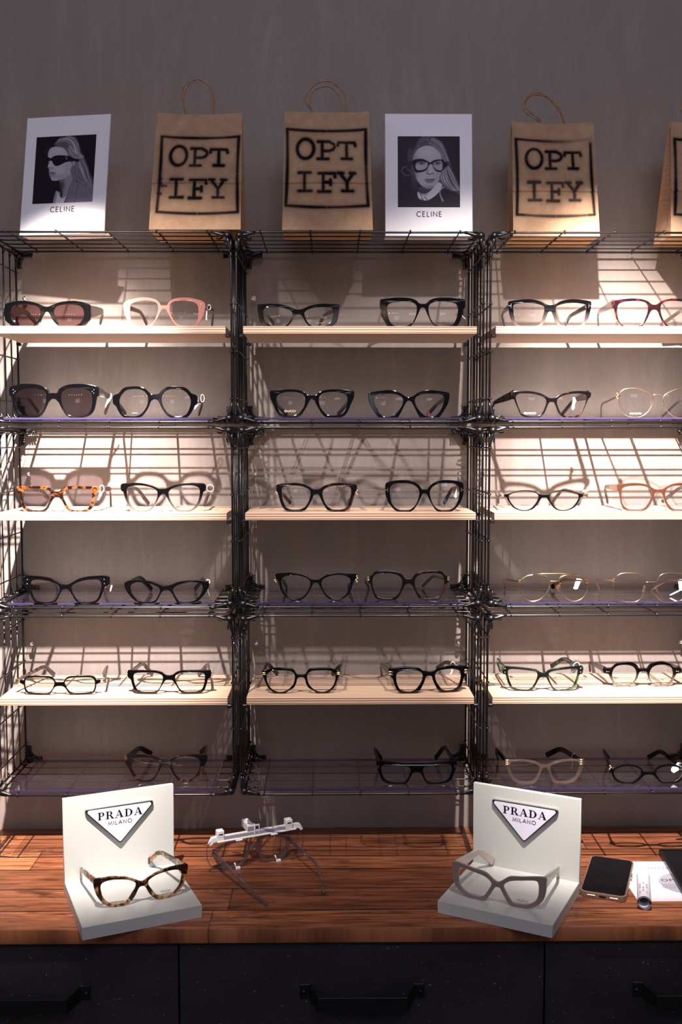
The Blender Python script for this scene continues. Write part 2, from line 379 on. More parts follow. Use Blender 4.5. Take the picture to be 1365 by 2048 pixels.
def stroke_word(name, word, height, width, sw, material, parent, matrix, gap=.14, thick=.0001):
    bm = bmesh.new(); tot = sum(SANS[c][0] for c in word) + gap*(len(word)-1); x = 0; k = width/tot
    for c in word:
        for pl in SANS[c][1]:
            P = [Vector(((x+p[0])*k-width/2, p[1]*height, 0)) for p in pl]
            L_, R_ = [], []
            for i, p in enumerate(P):
                a = (P[i]-P[i-1]).normalized() if i > 0 else None; b = (P[i+1]-P[i]).normalized() if i < len(P)-1 else None
                if i == 0 and (P[0]-P[-1]).length < 1e-6: a = (P[-1]-P[-2]).normalized()
                if i == len(P)-1 and (P[0]-P[-1]).length < 1e-6: b = (P[1]-P[0]).normalized()
                d = ((a or b)+(b or a)).normalized(); n = Vector((-d.y, d.x, 0)); q = a or b; nn = Vector((-q.y, q.x, 0)); m = 1/max(.45, n.dot(nn))
                L_.append(bm.verts.new(p+n*sw/2*m)); R_.append(bm.verts.new(p-n*sw/2*m))
            for i in range(len(P)-1): bm.faces.new((R_[i], R_[i+1], L_[i+1], L_[i]))
        x += SANS[c][0]+gap
    r = bmesh.ops.extrude_face_region(bm, geom=bm.faces[:]); bmesh.ops.translate(bm, vec=(0, 0, thick), verts=[v for v in r['geom'] if isinstance(v, bmesh.types.BMVert)])
    bmesh.ops.recalc_face_normals(bm, faces=bm.faces)
    o = mesh_obj(name, bm, material, parent); o.matrix_local = matrix; return o
def serif_word(name, word, height, width, material, parent, matrix, thick=.0003):
    """high-contrast capitals for the triangular plate: P R A D A"""
    bm = bmesh.new()
    def q(pts, ox, k):
        vs = [bm.verts.new(((ox+p[0])*k-width/2, p[1]*height, 0)) for p in pts]
        bm.faces.new(vs)
    def band(ox, k, cx, cy, rx, ry, a0, a1, thin, fat, n=16):
        A = []; B = []
        for i in range(n+1):
            a = math.radians(a0+(a1-a0)*i/n); w_ = thin+(fat-thin)*max(0, math.cos(a))**1.3
            A.append(bm.verts.new(((ox+cx+rx*math.cos(a))*k-width/2, (cy+ry*math.sin(a))*height, 0)))
            B.append(bm.verts.new(((ox+cx+(rx-w_)*math.cos(a))*k-width/2, (cy+(ry-thin)*math.sin(a))*height, 0)))
        for i in range(n): bm.faces.new((A[i], A[i+1], B[i+1], B[i]))
    W = {'P': .78, 'R': .92, 'A': .98, 'D': .95}; gap = .10
    tot = sum(W[c] for c in word)+gap*(len(word)-1); k = width/tot; x = 0
    for c in word:
        if c in 'PRD':
            q([(.12, 0), (.32, 0), (.32, 1), (.12, 1)], x, k); q([(0, .95), (.34, .95), (.34, 1), (0, 1)], x, k); q([(0, 0), (.44, 0), (.44, .06), (0, .06)], x, k)
        if c == 'D':
            band(x, k, .30, .5, .60, .5, -90, 90, .06, .24)
        if c in 'PR':
            q([(.3, .93), (.46, .93), (.46, 1), (.3, 1)], x, k); q([(.3, .44), (.46, .44), (.46, .50), (.3, .50)], x, k)
            band(x, k, .42, .72, .32, .28, -90, 90, .07, .20)
        if c == 'R':
            q([(.42, .46), (.60, .46), (.88, .05), (.66, .05)], x, k); q([(.62, 0), (.96, 0), (.96, .06), (.62, .06)], x, k)
        if c == 'A':
            q([(.12, .03), (.17, .03), (.46, .86), (.43, 1)], x, k); q([(.40, 1), (.56, 1), (.90, .03), (.66, .03)], x, k)
            q([(.24, .30), (.66, .30), (.65, .36), (.26, .36)], x, k); q([(0, 0), (.28, 0), (.28, .06), (0, .06)], x, k); q([(.56, 0), (.98, 0), (.98, .06), (.56, .06)], x, k)
        x += W[c]+gap
    r = bmesh.ops.extrude_face_region(bm, geom=bm.faces[:]); bmesh.ops.translate(bm, vec=(0, 0, thick), verts=[v for v in r['geom'] if isinstance(v, bmesh.types.BMVert)])
    bmesh.ops.recalc_face_normals(bm, faces=bm.faces)
    o = mesh_obj(name, bm, material, parent); o.matrix_local = matrix; return o
def upright(x, y, z, rz=0):      # x-y plane text standing up, facing -y
    return Matrix.Translation((x, y, z)) @ Matrix.Rotation(rz, 4, 'Z') @ Matrix.Rotation(math.pi/2, 4, 'X')

# ------------------------------------------------------------------ the setting
CT = -.7528                       # worktop surface
WALL = .203
bm = bmesh.new(); bx(bm, -3.2, 3.2, 0, .12, -ZC, 1.9)
tag(mesh_obj('wall_back', bm, M['plaster'], loc=(0, WALL, 0)), kind='structure')
bm = bmesh.new(); bx(bm, -3.2, 3.2, -5.0, .32, -.05, 0)
tag(mesh_obj('floor', bm, M['floor'], loc=(0, 0, -ZC)), kind='structure')

# cabinet run with three drawers in view, and the worktop on it
cab = thing('drawer_cabinet', 'long black cabinet with scuffed drawer fronts under the wooden worktop', 'cabinet', (0, 0, -ZC))
HC = ZC+CT-.024
bm = bmesh.new(); bx(bm, -1.3, 1.3, -.172, .2005, 0, HC-.0005)
mesh_obj('body', bm, M['panel'], cab)
for i, (a, b, hx) in enumerate(((-.751, -.2885, -.5205), (-.2855, .2795, -.003), (.2825, .745, .5145))):
    bm = bmesh.new(); bx(bm, a, b, -.194, -.173, HC-.236, HC-.003, .0012)
    d = mesh_obj('drawer', bm, M['panel'], cab, smooth=40)
    bm = bmesh.new(); zc = HC-.0815
    for s in (-1, 1):
        # bolted end plate, cranked strap and screw head
        bx(bm, hx+s*.0885-.0085, hx+s*.0885+.0085, -.1965, -.194, zc-.012, zc+.0115, .0012)
        x1 = hx+s*.082; x2 = hx+s*.068
        vs = []
        for (xx, yy) in ((x1, -.1965), (x2, -.2235)):
            for (dy, zz) in ((0, zc-.012), (0, zc+.010), (-.0025, zc+.010), (-.0025, zc-.012)):
                vs.append(bm.verts.new((xx, yy+dy, zz-(.004 if xx == x2 else 0))))
        for k in range(4): bm.faces.new((vs[k], vs[(k+1) % 4], vs[4+(k+1) % 4], vs[4+k]))
        bm.faces.new(vs[0:4]); bm.faces.new(vs[4:8][::-1])
        ball(bm, (hx+s*.0905, -.1975, zc), .0042, 10, 6)
    bx(bm, hx-.0685, hx+.0685, -.2265, -.2235, zc-.0165, zc+.006, .0008)
    bmesh.ops.recalc_face_normals(bm, faces=bm.faces)
    mesh_obj('handle', bm, M['handle'], d)
bm = bmesh.new(); bx(bm, -1.32, 1.32, -.2045, .2015, -.024, 0, .0022, seg=2)
tag(mesh_obj('wooden_worktop', bm, M['planks'], loc=(0, 0, CT), smooth=40), 'reclaimed reddish brown plank worktop running along the wall below the wire shelves', 'worktop')

# ------------------------------------------------------------------ wire shelf units
D = .184; OFF = .0055; WF = .0019; WI = .00128
def rrect(x0, x1, y0, y1, r, n=4):
    P = []
    for cx, cy, a0 in ((x1-r, y1-r, 0), (x0+r, y1-r, 90), (x0+r, y0+r, 180), (x1-r, y0+r, 270)):
        for i in range(n+1):
            a = math.radians(a0+90*i/n); P.append((cx+r*math.cos(a), cy+r*math.sin(a)))
    return P
def hook(p_in, direction, n, e):
    """end of a cross wire curled over the frame rod: p_in on the rod axis, direction outward, n lift direction"""
    p = Vector(p_in); d = Vector(direction); n = Vector(n)*e
    return [p - d*.007 + n, p - d*.001 + n*1.25, p + d*.0024 + n*.7, p + d*.0030 - n*.1, p + d*.0012 - n*.9]
def panel_bm(kind, H):
    bm = bmesh.new(); e = WF+WI*.6
    if kind in ('top', 'bottom'):
        z = H+OFF if kind == 'top' else -OFF; up = 1 if kind == 'top' else 1
        tube(bm, [(x, y, z) for x, y in rrect(-.2, .2, 0, D, .013)], WF, 7, closed=True)
        for i in range(1, 5):
            y = D*i/5; tube(bm, [(-.2, y, z+e*.5), (-.19, y, z), (.19, y, z), (.2, y, z+e*.5)], WI, 6)
        for k in range(5):
            x = -.166+.083*k; n = (0, 0, up)
            a = hook((x, 0, z), (0, -1, 0), n, e); b = hook((x, D, z), (0, 1, 0), n, e)
            pts = a[::-1][0:5] + b
            tube(bm, [a[4], a[3], a[2], a[1], a[0]] + b, WI, 6)
    else:
        s = -1 if kind == 'left' else 1; x = s*(.2+OFF)
        tube(bm, [(x, a, b) for a, b in rrect(0, D, 0, H, .013)], WF, 7, closed=True)
        for i in range(1, 5):
            y = D*i/5; tube(bm, [(x, y, .0), (x, y, H)], WI, 6)
            for zz, d in ((H, 1), (0, -1)):   # curled ends seen at the corners
                tube(bm, [(x, y, zz-d*.014), (x-s*.003, y, zz-d*.006), (x-s*.008, y, zz-d*.002), (x-s*.015, y, zz-d*.0045)], WI, 6)
        for k in range(4):
            z = H/2-.118+.0785*k; n = (-s, 0, 0)
            a = hook((x, 0, z), (0, -1, 0), n, e); b = hook((x, D, z), (0, 1, 0), n, e)
            tube(bm, [a[4], a[3], a[2], a[1], a[0]] + b, WI, 6)
    return bm
def connector_bm(sx, sy, sz):
    """corner ball with three short sockets, built around the origin; arms point inwards"""
    bm = bmesh.new(); ball(bm, (0, 0, 0), .0068, 14, 10)
    ix, iy, iz = -sx, -sy, -sz
    tube(bm, [(0, 0, 0), (ix*.010, 0, sz*.001), (ix*.020, 0, sz*OFF*.8), (ix*.027, 0, sz*OFF)], .0024, 8, rs=[.0042, .0036, .0028, .0026])
    tube(bm, [(0, 0, 0), (sx*.001, 0, iz*.010), (sx*OFF*.8, 0, iz*.020), (sx*OFF, 0, iz*.027)], .0024, 8, rs=[.0042, .0036, .0028, .0026])
    tube(bm, [(0, 0, 0), (sx*.002, iy*.012, sz*.002), (sx*.004, iy*.024, sz*.004)], .003, 8, rs=[.0045, .0036, .0028])
    # web between the arms
    if sy > 0:
        P = [(ix*.026*(1-math.sin(a))+0, 0, iz*.026*(1-math.cos(a))) for a in [i*math.pi/2/6 for i in range(7)]]
        tube(bm, P, .0024, 7)
        vs = [bm.verts.new((0, .001, 0))] + [bm.verts.new((p[0], .001, p[2])) for p in P]
        for i in range(1, len(vs)-1): bm.faces.new((vs[0], vs[i], vs[i+1]))
        for i in range(5):
            tube(bm, [(ix*(.004+i*.0045), -.001, iz*.001), (ix*(.007+i*.0045), -.004, iz*.006)], .0018, 6)
            tube(bm, [(ix*.001, -.001, iz*(.004+i*.0045)), (ix*.006, -.004, iz*(.007+i*.0045))], .0018, 6)
    else:
        tube(bm, [(ix*.006, iy*.008, 0), (ix*.014, iy*.010, iz*.004), (ix*.020, iy*.010, iz*.003)], .0014, 6)
        tube(bm, [(0, iy*.008, iz*.006), (ix*.004, iy*.010, iz*.014), (ix*.003, iy*.010, iz*.020)], .0014, 6)
    return bm
ROWS = [(.0294, .3012), (.0088-.2933, .2933), (-.6100, .2994)]
COLS = [-.4215, 0.0, .4215]
XADJ = {(0, 0): .0005, (0, 1): -.0005, (0, 2): -.002, (1, 0): -.001, (1, 1): 0, (1, 2): 0, (2, 0): 0, (2, 1): .001, (2, 2): .001}
rown = ['top row', 'middle row', 'bottom row']; coln = ['left column', 'centre column', 'right column']
mesh_cache = {}
for r, (zb, H) in enumerate(ROWS):
    for c, xc in enumerate(COLS):
        u = thing('wire_shelf_unit', 'black wire grid shelf cube, %s of the rack, in its %s' % (coln[c], rown[r]), 'wire shelf', (xc+XADJ[(c, r)], 0, zb), 0, 'stacked black wire shelf cubes')
        for kind in ('top', 'bottom', 'left', 'right'):
            key = (kind, r)
            if key not in mesh_cache:
                me = bpy.data.meshes.new('wire_panel'); b_ = panel_bm(kind, H); b_.to_mesh(me); b_.free(); me.materials.append(M['wire']); mesh_cache[key] = me
            link(bpy.data.objects.new({'top': 'top_wire_panel', 'bottom': 'bottom_wire_panel', 'left': 'side_wire_panel', 'right': 'side_wire_panel'}[kind], mesh_cache[key]), u)
        for sx in (-1, 1):
            for sy in (-1, 1):
                for sz in (-1, 1):
                    key = (sx, sy, sz)
                    if key not in mesh_cache:
                        me = bpy.data.meshes.new('corner_connector'); b_ = connector_bm(*key); b_.to_mesh(me); b_.free(); me.materials.append(M['connector']); mesh_cache[key] = me
                    o = link(bpy.data.objects.new('corner_connector', mesh_cache[key]), u); o.location = (sx*.2, 0 if sy < 0 else D, 0 if sz < 0 else H)
        for sx in (-1, 1):      # small clips the plywood board rests on
            if 'clip' not in mesh_cache:
                b_ = bmesh.new(); bx(b_, -.004, .004, -.005, .005, -.006, 0, .0012); me = bpy.data.meshes.new('shelf_clip'); b_.to_mesh(me); b_.free(); me.materials.append(M['connector']); mesh_cache['clip'] = me
            for yy in (.008, .17):
                o = link(bpy.data.objects.new('shelf_clip', mesh_cache['clip']), u); o.location = (sx*.1985, yy, [.1827, -.1297, -.447][r]-.0124-zb)
        # round head screws fixing the cube to the wall
        for sx in (-1, 1):
            b_ = bmesh.new(); cyl(b_, (0, .005, 0), (0, 1, 0), .0018, .013); ball(b_, (0, -.001, 0), .0036, 12, 8); cyl(b_, (0, .0005, 0), (0, 1, 0), .0046, .001)
            o = mesh_obj('wall_screw', b_, M['silver'], u, (sx*.1905, D-.001, H-.079), smooth=40)

# plywood boards
SH = [.1827, -.1297, -.447]; PT = .0124
for r in range(3):
    for c, xc in enumerate(COLS):
        b_ = bmesh.new(); bx(b_, -.1955, .1955, .0, .174, -PT, 0, .0006)
        for f in b_.faces:
            f.material_index = 1 if abs(f.normal.z) < .5 else 0
        o = mesh_obj('plywood_shelf', b_, [M['ply'], M['plyedge']], loc=(xc+XADJ[(c, r)], .003, SH[r]))
        tag(o, 'pale plywood board across the middle of the %s wire cube in the %s' % (rown[r].split()[0], coln[c]), 'shelf', 'plywood shelf boards')
# clear acrylic sheets on the bottom grids
AS = [ROWS[r][0]-OFF+.0041 for r in range(3)]; AT = .0030
for r in range(3):
    for c, xc in enumerate(COLS):
        b_ = bmesh.new(); bx(b_, -.178, .172, 0, .166, 0, AT)
        for f in b_.faces: f.material_index = 1 if abs(f.normal.z) < .5 else 0
        o = mesh_obj('acrylic_sheet', b_, [M['acrylic'], M['acrylicedge']], loc=(xc+XADJ[(c, r)], .006, AS[r]))
        tag(o, 'clear acrylic sheet lying on the bottom grid of the %s wire cube, %s' % (rown[r].split()[0], coln[c]), 'acrylic sheet', 'clear acrylic sheets')
SURF = [SH[0], AS[0]+AT, SH[1], AS[1]+AT, SH[2], AS[2]+AT]
# ------------------------------------------------------------------ eyeglasses
def solve_on_ray(u, v, H, L, near=False):
    """point on the sight ray at distance L from H"""
    r = ray(u, v); o = CAM-H; a = r.dot(r); b = 2*o.dot(r); c = o.dot(o)-L*L; q = b*b-4*a*c
    if q < 0: t = -b/(2*a)
    else: t = (-b + (-1 if near else 1)*math.sqrt(q))/(2*a)
    return CAM + r*t
def temple_path(hinge, bend, tip, n=6):
    h, b, t = Vector(hinge), Vector(bend), Vector(tip)
    a1 = h + (b-h)*.82; a2 = b + (t-b)*.30
    P = [h, h+(a1-h)*.33, h+(a1-h)*.66, a1]
    for i in range(1, n):
        s = i/n; P.append(a1*(1-s)**2 + b*2*s*(1-s) + a2*s*s)
    P += [a2, a2+(t-a2)*.5, t]
    return P
def temple_bm(P, hs, th, square_tip=False):
    """strap with height following hs=(hinge, middle, bend, tip) and thickness th"""
    bm = bmesh.new(); L = [0]
    for i in range(1, len(P)): L.append(L[-1]+(P[i]-P[i-1]).length)
    T = L[-1]; rings = []; key = [0, .3, .68, 1.0]
    for i, p in enumerate(P):
        s = L[i]/T
        for k in range(3):
            if s <= key[k+1]+1e-6: h = hs[k]+(hs[k+1]-hs[k])*(s-key[k])/(key[k+1]-key[k]); break
        t = (P[min(i+1, len(P)-1)]-P[max(i-1, 0)]).normalized()
        side = Vector((t.y, -t.x, 0)); side = side.normalized() if side.length > .05 else Vector((1, 0, 0))
        if rings and side.dot(prev) < 0: side = -side
        prev = side; up = t.cross(side).normalized(); up = up if up.z > 0 or abs(up.z) < .2 and i else -up if up.z < 0 else up
        if rings and up.dot(pu) < 0: up = -up
        pu = up
        w2 = th/2; h2 = h/2; e = min(.0009, w2*.6)
        prof = [(-w2, -h2+e), (-w2+e, -h2), (w2-e, -h2), (w2, -h2+e), (w2, h2-e), (w2-e, h2), (-w2+e, h2), (-w2, h2-e)]
        if i == len(P)-1 and not square_tip: prof = [(a*.7, b*.75) for a, b in prof]
        rings.append([bm.verts.new(p + side*a + up*b) for a, b in prof])
    for i in range(len(rings)-1):
        for k in range(8):
            bm.faces.new((rings[i][k], rings[i][(k+1) % 8], rings[i+1][(k+1) % 8], rings[i+1][k]))
    bm.faces.new(rings[0][::-1]); bm.faces.new(rings[-1]); bmesh.ops.recalc_face_normals(bm, faces=bm.faces)
    return bm
WRAP = .8
def glasses(g):
    X0, Y0, S = g['crop']; cx, fy = g['c']; slope = g.get('slope', 0); zs = g['z']
    px = lambda x, y: (X0+x/S, Y0+y/S)
    u, v = px(cx, fy)
    if 'y' in g: W0 = at_y(u, v, g['y']); W0.z = zs
    else: W0 = at_z(u, v, zs)
    yaw = g.get('yaw', 0.); depth = (W0-CAM).dot(FW); k = depth/FPX/S
    cosy = math.cos(yaw)
    half = (g['xr']-g['xl'])/2
    sgn = 1 if g['outer'][len(g['outer'])//2][0] > cx else -1
    mx = max(abs(p[0]-cx) for p in g['outer']) if 'wirehalf' not in g else g['wirehalf']
    kx = k*half/mx/cosy
    loc2 = lambda p: (sgn*(p[0]-cx)*kx, (fy+slope*(p[0]-cx)-p[1])*k)
    root = thing('eyeglasses' if not g.get('sun') else 'sunglasses', g['label'], 'glasses' if not g.get('sun') else 'sunglasses', W0, yaw, g.get('group'))
    xw = -((g['xl']+g['xr'])/2-cx)*0
    fm = M[g['mat']]; wire = g.get('wire'); inner = [loc2(p) for p in g['inner']]
    ic = catmull(inner, 5)
    for _ in range(4 if not g.get('crisp') else 1): ic = [(ic[i-1]+ic[i]*2+ic[(i+1) % len(ic)])/4 for i in range(len(ic))]
    c_ = sum(ic, Vector((0, 0)))/len(ic)
    if not g.get('wire'): ic = [c_+(p-c_)*(1-.00045/(p-c_).length) for p in ic]
    outer = [loc2(p) for p in g['outer']]
    halfw = max(p[0] for p in outer) if not wire else max(p[0] for p in inner)+.004
    oz = -min([p[1] for p in outer] + [p[1] for p in inner])    # rest exactly on the surface
    ic = [Vector((p.x, p.y+oz+(wire or 0))) for p in ic]
    depthf = g.get('front', .0021)
    xf = lambda x, y, z: Vector((x, -z + WRAP*x*x, y))
    if not wire:
        oc = [(p[0], p[1]+oz) for p in outer]
        oc[0] = (0, oc[0][1]); oc[-1] = (0, oc[-1][1])
        full = oc + [(-p[0], p[1]) for p in oc[-2:0:-1]]
        oc_ = catmull(full, 4); nn = []
        for i in range(len(oc_)):
            d_ = (oc_[(i+1) % len(oc_)]-oc_[i-1]); nn.append(Vector((-d_.y, d_.x)).normalized() if d_.length > 1e-9 else Vector((0, 0)))
        area = sum(oc_[i-1].x*oc_[i].y-oc_[i].x*oc_[i-1].y for i in range(len(oc_))); sg = -1 if area > 0 else 1
        oc_ = [p+n_*sg*.00028 for p, n_ in zip(oc_, nn)]; low = min(p.y for p in oc_); oc_ = [Vector((p.x, max(p.y, 0.))) for p in oc_]
        loops = [oc_, ic, [Vector((-p.x, p.y)) for p in ic]]
        front = curve_plate('frame_front', loops, depthf, .0008, fm, root, xf)
    else:
        bm = bmesh.new()
        for s in (1, -1): tube(bm, [(s*p.x, WRAP*p.x*p.x, p.y) for p in ic], wire, 6, closed=True)
        br = [loc2(p) for p in g['bridge']]
        for bl in ([br] if not isinstance(g['bridge'][0], list) else []):
            P = [(p[0], p[1]+oz+wire) for p in bl]; P = P + [(-p[0], p[1]) for p in P[-2::-1]] if abs(P[-1][0]) < 1e-5 else P
            tube(bm, [(p[0], -.001, p[1]) for p in P], wire*1.1, 6)
        if 'bar' in g:
            P = [(loc2(p)[0], loc2(p)[1]+oz+wire) for p in g['bar']]; P = P + [(-p[0], p[1]) for p in P[-2::-1]]
            tube(bm, [(p[0], -.0015+WRAP*p[0]**2, p[1]) for p in P], wire*1.2, 6)
        front = mesh_obj('frame_front', bm, fm, root)
    # lenses
    lm = M[g.get('lens', 'lens')]; lenses = []
    for s in (-1, 1):
        bm = bmesh.new(); pts = ic; ctr = sum(pts, Vector((0, 0)))/len(pts); prev_ring = None
        R = max((p-ctr).length for p in pts)
        def pt(q):
            d = (q-ctr).length/R; return Vector((s*q.x, WRAP*q.x*q.x + .0004 - .0022*(1-d*d) + .0006, q.y))
        cv = bm.verts.new(pt(ctr)); prev_ring = None
        for f_ in (.35, .7, 1.0):
            ring = [bm.verts.new(pt(ctr+(p-ctr)*f_)) for p in pts]
            for i in range(len(ring)):
                j = (i+1) % len(ring)
                if prev_ring is None: bm.faces.new((cv, ring[i], ring[j]))
                else: bm.faces.new((prev_ring[i], ring[i], ring[j], prev_ring[j]))
            prev_ring = ring
        bmesh.ops.recalc_face_normals(bm, faces=bm.faces)
        for f in bm.faces: f.smooth = True
        lenses.append(mesh_obj('lens', bm, lm, root))
    # temples
    hz = (fy - g['hinge'][1] + slope*(g['hinge'][0]-cx))*k + oz
    hx = g.get('hx', halfw-.0035); tm = M[g.get('tmat', g['mat'])]
    Rw = Matrix.Rotation(yaw, 3, 'Z'); Ri = Rw.transposed()
    hs = g.get('th', (.011, .008, .007, .008)); tt = g.get('tt', .0034)
    L1, L2 = g.get('len', (.096, .044))
    for s, key in ((-1, 'L'), (1, 'R')):
        if key not in g: continue
        h = Vector((s*hx, WRAP*hx*hx+.002, hz)); hw = W0 + Rw @ h
        b = solve_on_ray(*px(*g[key][0]), hw, L1, g.get('near')); b.y = min(b.y, g.get('ymax', .165)); b.z = max(b.z, zs+g.get('bz', .006))
        t = solve_on_ray(*px(*g[key][1]), b, L2, g.get('near')); t.y = min(t.y, g.get('ymax', .188)); t.z = max(t.z, zs+hs[3]*.42)
        bl, tl = Ri @ (b-W0), Ri @ (t-W0)
        P = temple_path(h, bl, tl)
        to = mesh_obj('temple', temple_bm(P, hs, tt, g.get('square', True)), tm, root, smooth=35)
        if g.get('tipmat'):
            b_ = temple_bm([P[-3]+(P[-1]-P[-3])*.55, P[-3]+(P[-1]-P[-3])*.8, P[-1]+(P[-1]-P[-3])*.02], (hs[3]*1.06,)*4, tt*1.15)
            mesh_obj('temple_tip', b_, M[g['tipmat']], to, smooth=35)
        b_ = bmesh.new(); q = Vector((s*(hx-.002), WRAP*hx*hx+.0035, hz)); bx(b_, q.x-.0022, q.x+.0022, q.y-.0015, q.y+.005, q.z-.0025, q.z+.0025, .0005); cyl(b_, (q.x, q.y+.004, q.z), (0, 0, 1), .0014, .006, 10)
        mesh_obj('hinge', b_, M['gold' if g.get('goldhinge') else 'silver'], to)
        if g.get('plaque'):      # metal fitting on the outer face of the temple
            pm, a0, a1, hh = g['plaque']; b_ = bmesh.new(); d = (P[3]-P[0])
            n_ = Vector((d.y, -d.x, 0)).normalized()*(1 if s > 0 else -1)
            if n_.x*s < 0: n_ = -n_
            A, B = P[0]+d*a0+n_*(tt/2), P[0]+d*a1+n_*(tt/2); up = Vector((0, 0, hh/2)); o_ = n_*.0009
            vs = [b_.verts.new(q_) for q_ in (A-up, B-up*.6, B+up*.6, A+up, A-up+o_, B-up*.6+o_, B+up*.6+o_, A+up+o_)]
            for idx in ((0, 1, 2, 3), (7, 6, 5, 4), (0, 4, 5, 1), (1, 5, 6, 2), (2, 6, 7, 3), (3, 7, 4, 0)): b_.faces.new([vs[i_] for i_ in idx])
            bmesh.ops.recalc_face_normals(b_, faces=b_.faces); mesh_obj('temple_plaque', b_, M[pm], to)
    # rivets on the front
    for (x, y) in g.get('rivets', []):
        q = loc2((x, y)); 
        for s in (-1, 1):
            b_ = bmesh.new(); ball(b_, (0, 0, 0), .0011, 10, 6); mesh_obj('rivet', b_, M[g.get('rivmat', 'silver')], front, (s*q[0], WRAP*q[0]**2-depthf-.0002, q[1]+oz))
    if g.get('emblem'):        # small metal T let into the end pieces
        q = loc2(g['emblem'])
        for s in (-1, 1):
            b_ = bmesh.new(); bx(b_, -.0018, -.0008, -.0004, .0004, -.0035, .0035); bx(b_, -.0008, .0035, -.0004, .0004, -.0006, .0006)
            o = mesh_obj('metal_inlay', b_, M[g.get('rivmat', 'silver')], front, (s*q[0], WRAP*q[0]**2-depthf, q[1]+oz)); o.scale = (s, 1, 1)
    if g.get('endcap'):        # gold bars clasped round the end pieces
        cmat, pos, (w_, h_), nb = g['endcap']; q = loc2(pos)
        for s in (-1, 1):
            b_ = bmesh.new()
            for i in range(nb):
                zz = (i-(nb-1)/2)*(h_/max(nb, 1)); bx(b_, -w_/2, w_/2, -.0012, .004, zz-h_/nb*.36, zz+h_/nb*.36, .0006)
            mesh_obj('metal_clasp', b_, M[cmat], front, (s*q[0], WRAP*q[0]**2-depthf, q[1]+oz), smooth=40)
    if g.get('beads'):
        q = loc2(g['beads'])
        for s in (-1, 1):
            b_ = bmesh.new()
            for dx, dz in ((0, .004), (.0015, .001), (-.0008, -.002), (.001, -.0048)): ball(b_, (dx, 0, dz), .0021, 10, 6)
            mesh_obj('gold_beads', b_, M['gold'], front, (s*q[0], WRAP*q[0]**2+.0005, q[1]+oz))
    if g.get('pads'):
        q = loc2(g['pads'])
        for s in (-1, 1):
            b_ = bmesh.new(); ball(b_, (0, 0, 0), .0042, 12, 8)
            for v_ in b_.verts: v_.co = Vector((v_.co.x*.42, v_.co.y*.5, v_.co.z*1.25))
            po = mesh_obj('nose_pad', b_, M['clearac'], front, (s*(q[0]-.002), .006, q[1]+oz)); po.rotation_euler = (0, s*-.45, 0)
            b_ = bmesh.new(); tube(b_, [(s*.001, 0, .001), (s*.003, -.002, .005), (s*.0035, -.005, .006)], .0006, 6); mesh_obj('pad_arm', b_, fm, po)
    # lettering on a demo lens
    if g.get('word'):
        wd, (x, y), (ww, hh), im, side = g['word']; q = loc2((x, y)); sx_ = 1 if (x-cx)*1 > 0 else -1
        X = abs(q[0])*sx_; yy = WRAP*q[0]**2-.0016
        text_obj('lens_lettering', wd, hh*k, ww*k/cosy, M[im], lenses[1 if sx_ > 0 else 0], upright(X, yy, q[1]+oz-hh*k/2, math.atan(2*WRAP*X)), .00005, 1.15)
    return root, W0

C65 = 6.5
SERIF = []
G = []
def g(**k): G.append(k)
g(label='black oval wraparound sunglasses with plum lenses, far left on the top plywood board', crop=(5, 570, 6.5), c=(585, 495), z=SURF[0], y=.030, xl=42, xr=1165, mat='black', tmat='greybrown', lens='sunlens', sun=1, front=.003,
  outer=[(585,228),(620,222),(680,198),(760,170),(850,155),(950,150),(1050,162),(1130,185),(1160,205),(1168,300),(1160,380),(1120,430),(1050,475),(960,492),(850,494),(760,480),(700,440),(660,390),(630,330),(610,300),(585,288)],
  inner=[(670,270),(700,225),(760,200),(850,187),(950,190),(1040,215),(1075,260),(1080,320),(1060,390),(1010,450),(940,475),(830,478),(760,465),(710,410),(680,350),(668,310)],
  hinge=(1150,285), L=((300,340),(430,490)), R=((1310,340),(1272,495)), th=(.022,.018,.009,.007), tt=.004, goldhinge=1)
g(label='blush pink square glasses on the top plywood board, under the leftmost paper bag', crop=(235, 570, 6.5), c=(610, 524), z=SURF[0], y=.030, xl=80, xr=1150, mat='pink', tmat='darktemple',
  outer=[(610,240),(650,240),(670,205),(720,165),(800,143),(900,138),(1000,150),(1100,175),(1140,200),(1155,240),(1140,320),(1110,400),(1070,460),(1020,510),(900,524),(800,510),(740,460),(700,400),(660,330),(635,290),(610,280)],
  inner=[(685,250),(700,210),(750,183),(850,172),(950,180),(1030,205),(1060,240),(1065,320),(1060,400),(1040,460),(1000,495),(900,508),(800,490),(740,440),(705,370),(688,310)],
  hinge=(1140,250), L=((300,350),(380,500)), R=((1250,330),(1230,512)), rivets=[(1097,222),(1100,262)], rivmat='rosegold')
g(label='black narrow cat-eye glasses with squared-off tips, left on the centre top board', crop=(495, 570, 6.5), c=(665, 526), z=SURF[0], y=.028, xl=130, xr=1197, mat='black',
  outer=[(665,297),(720,285),(800,252),(900,228),(1000,220),(1100,222),(1190,227),(1198,236),(1185,340),(1165,440),(1120,490),(1050,520),(900,526),(830,520),(770,470),(730,400),(700,362),(665,355)],
  inner=[(740,330),(780,295),(860,270),(960,258),(1060,262),(1110,275),(1125,310),(1115,400),(1080,455),(1030,500),(950,515),(860,515),(800,480),(760,420),(742,370)],
  hinge=(1180,290), L=((270,400),(340,500)), R=((1010,385),(940,505)), word=('miumiu',(950,462),(120,14),'paleink',1))
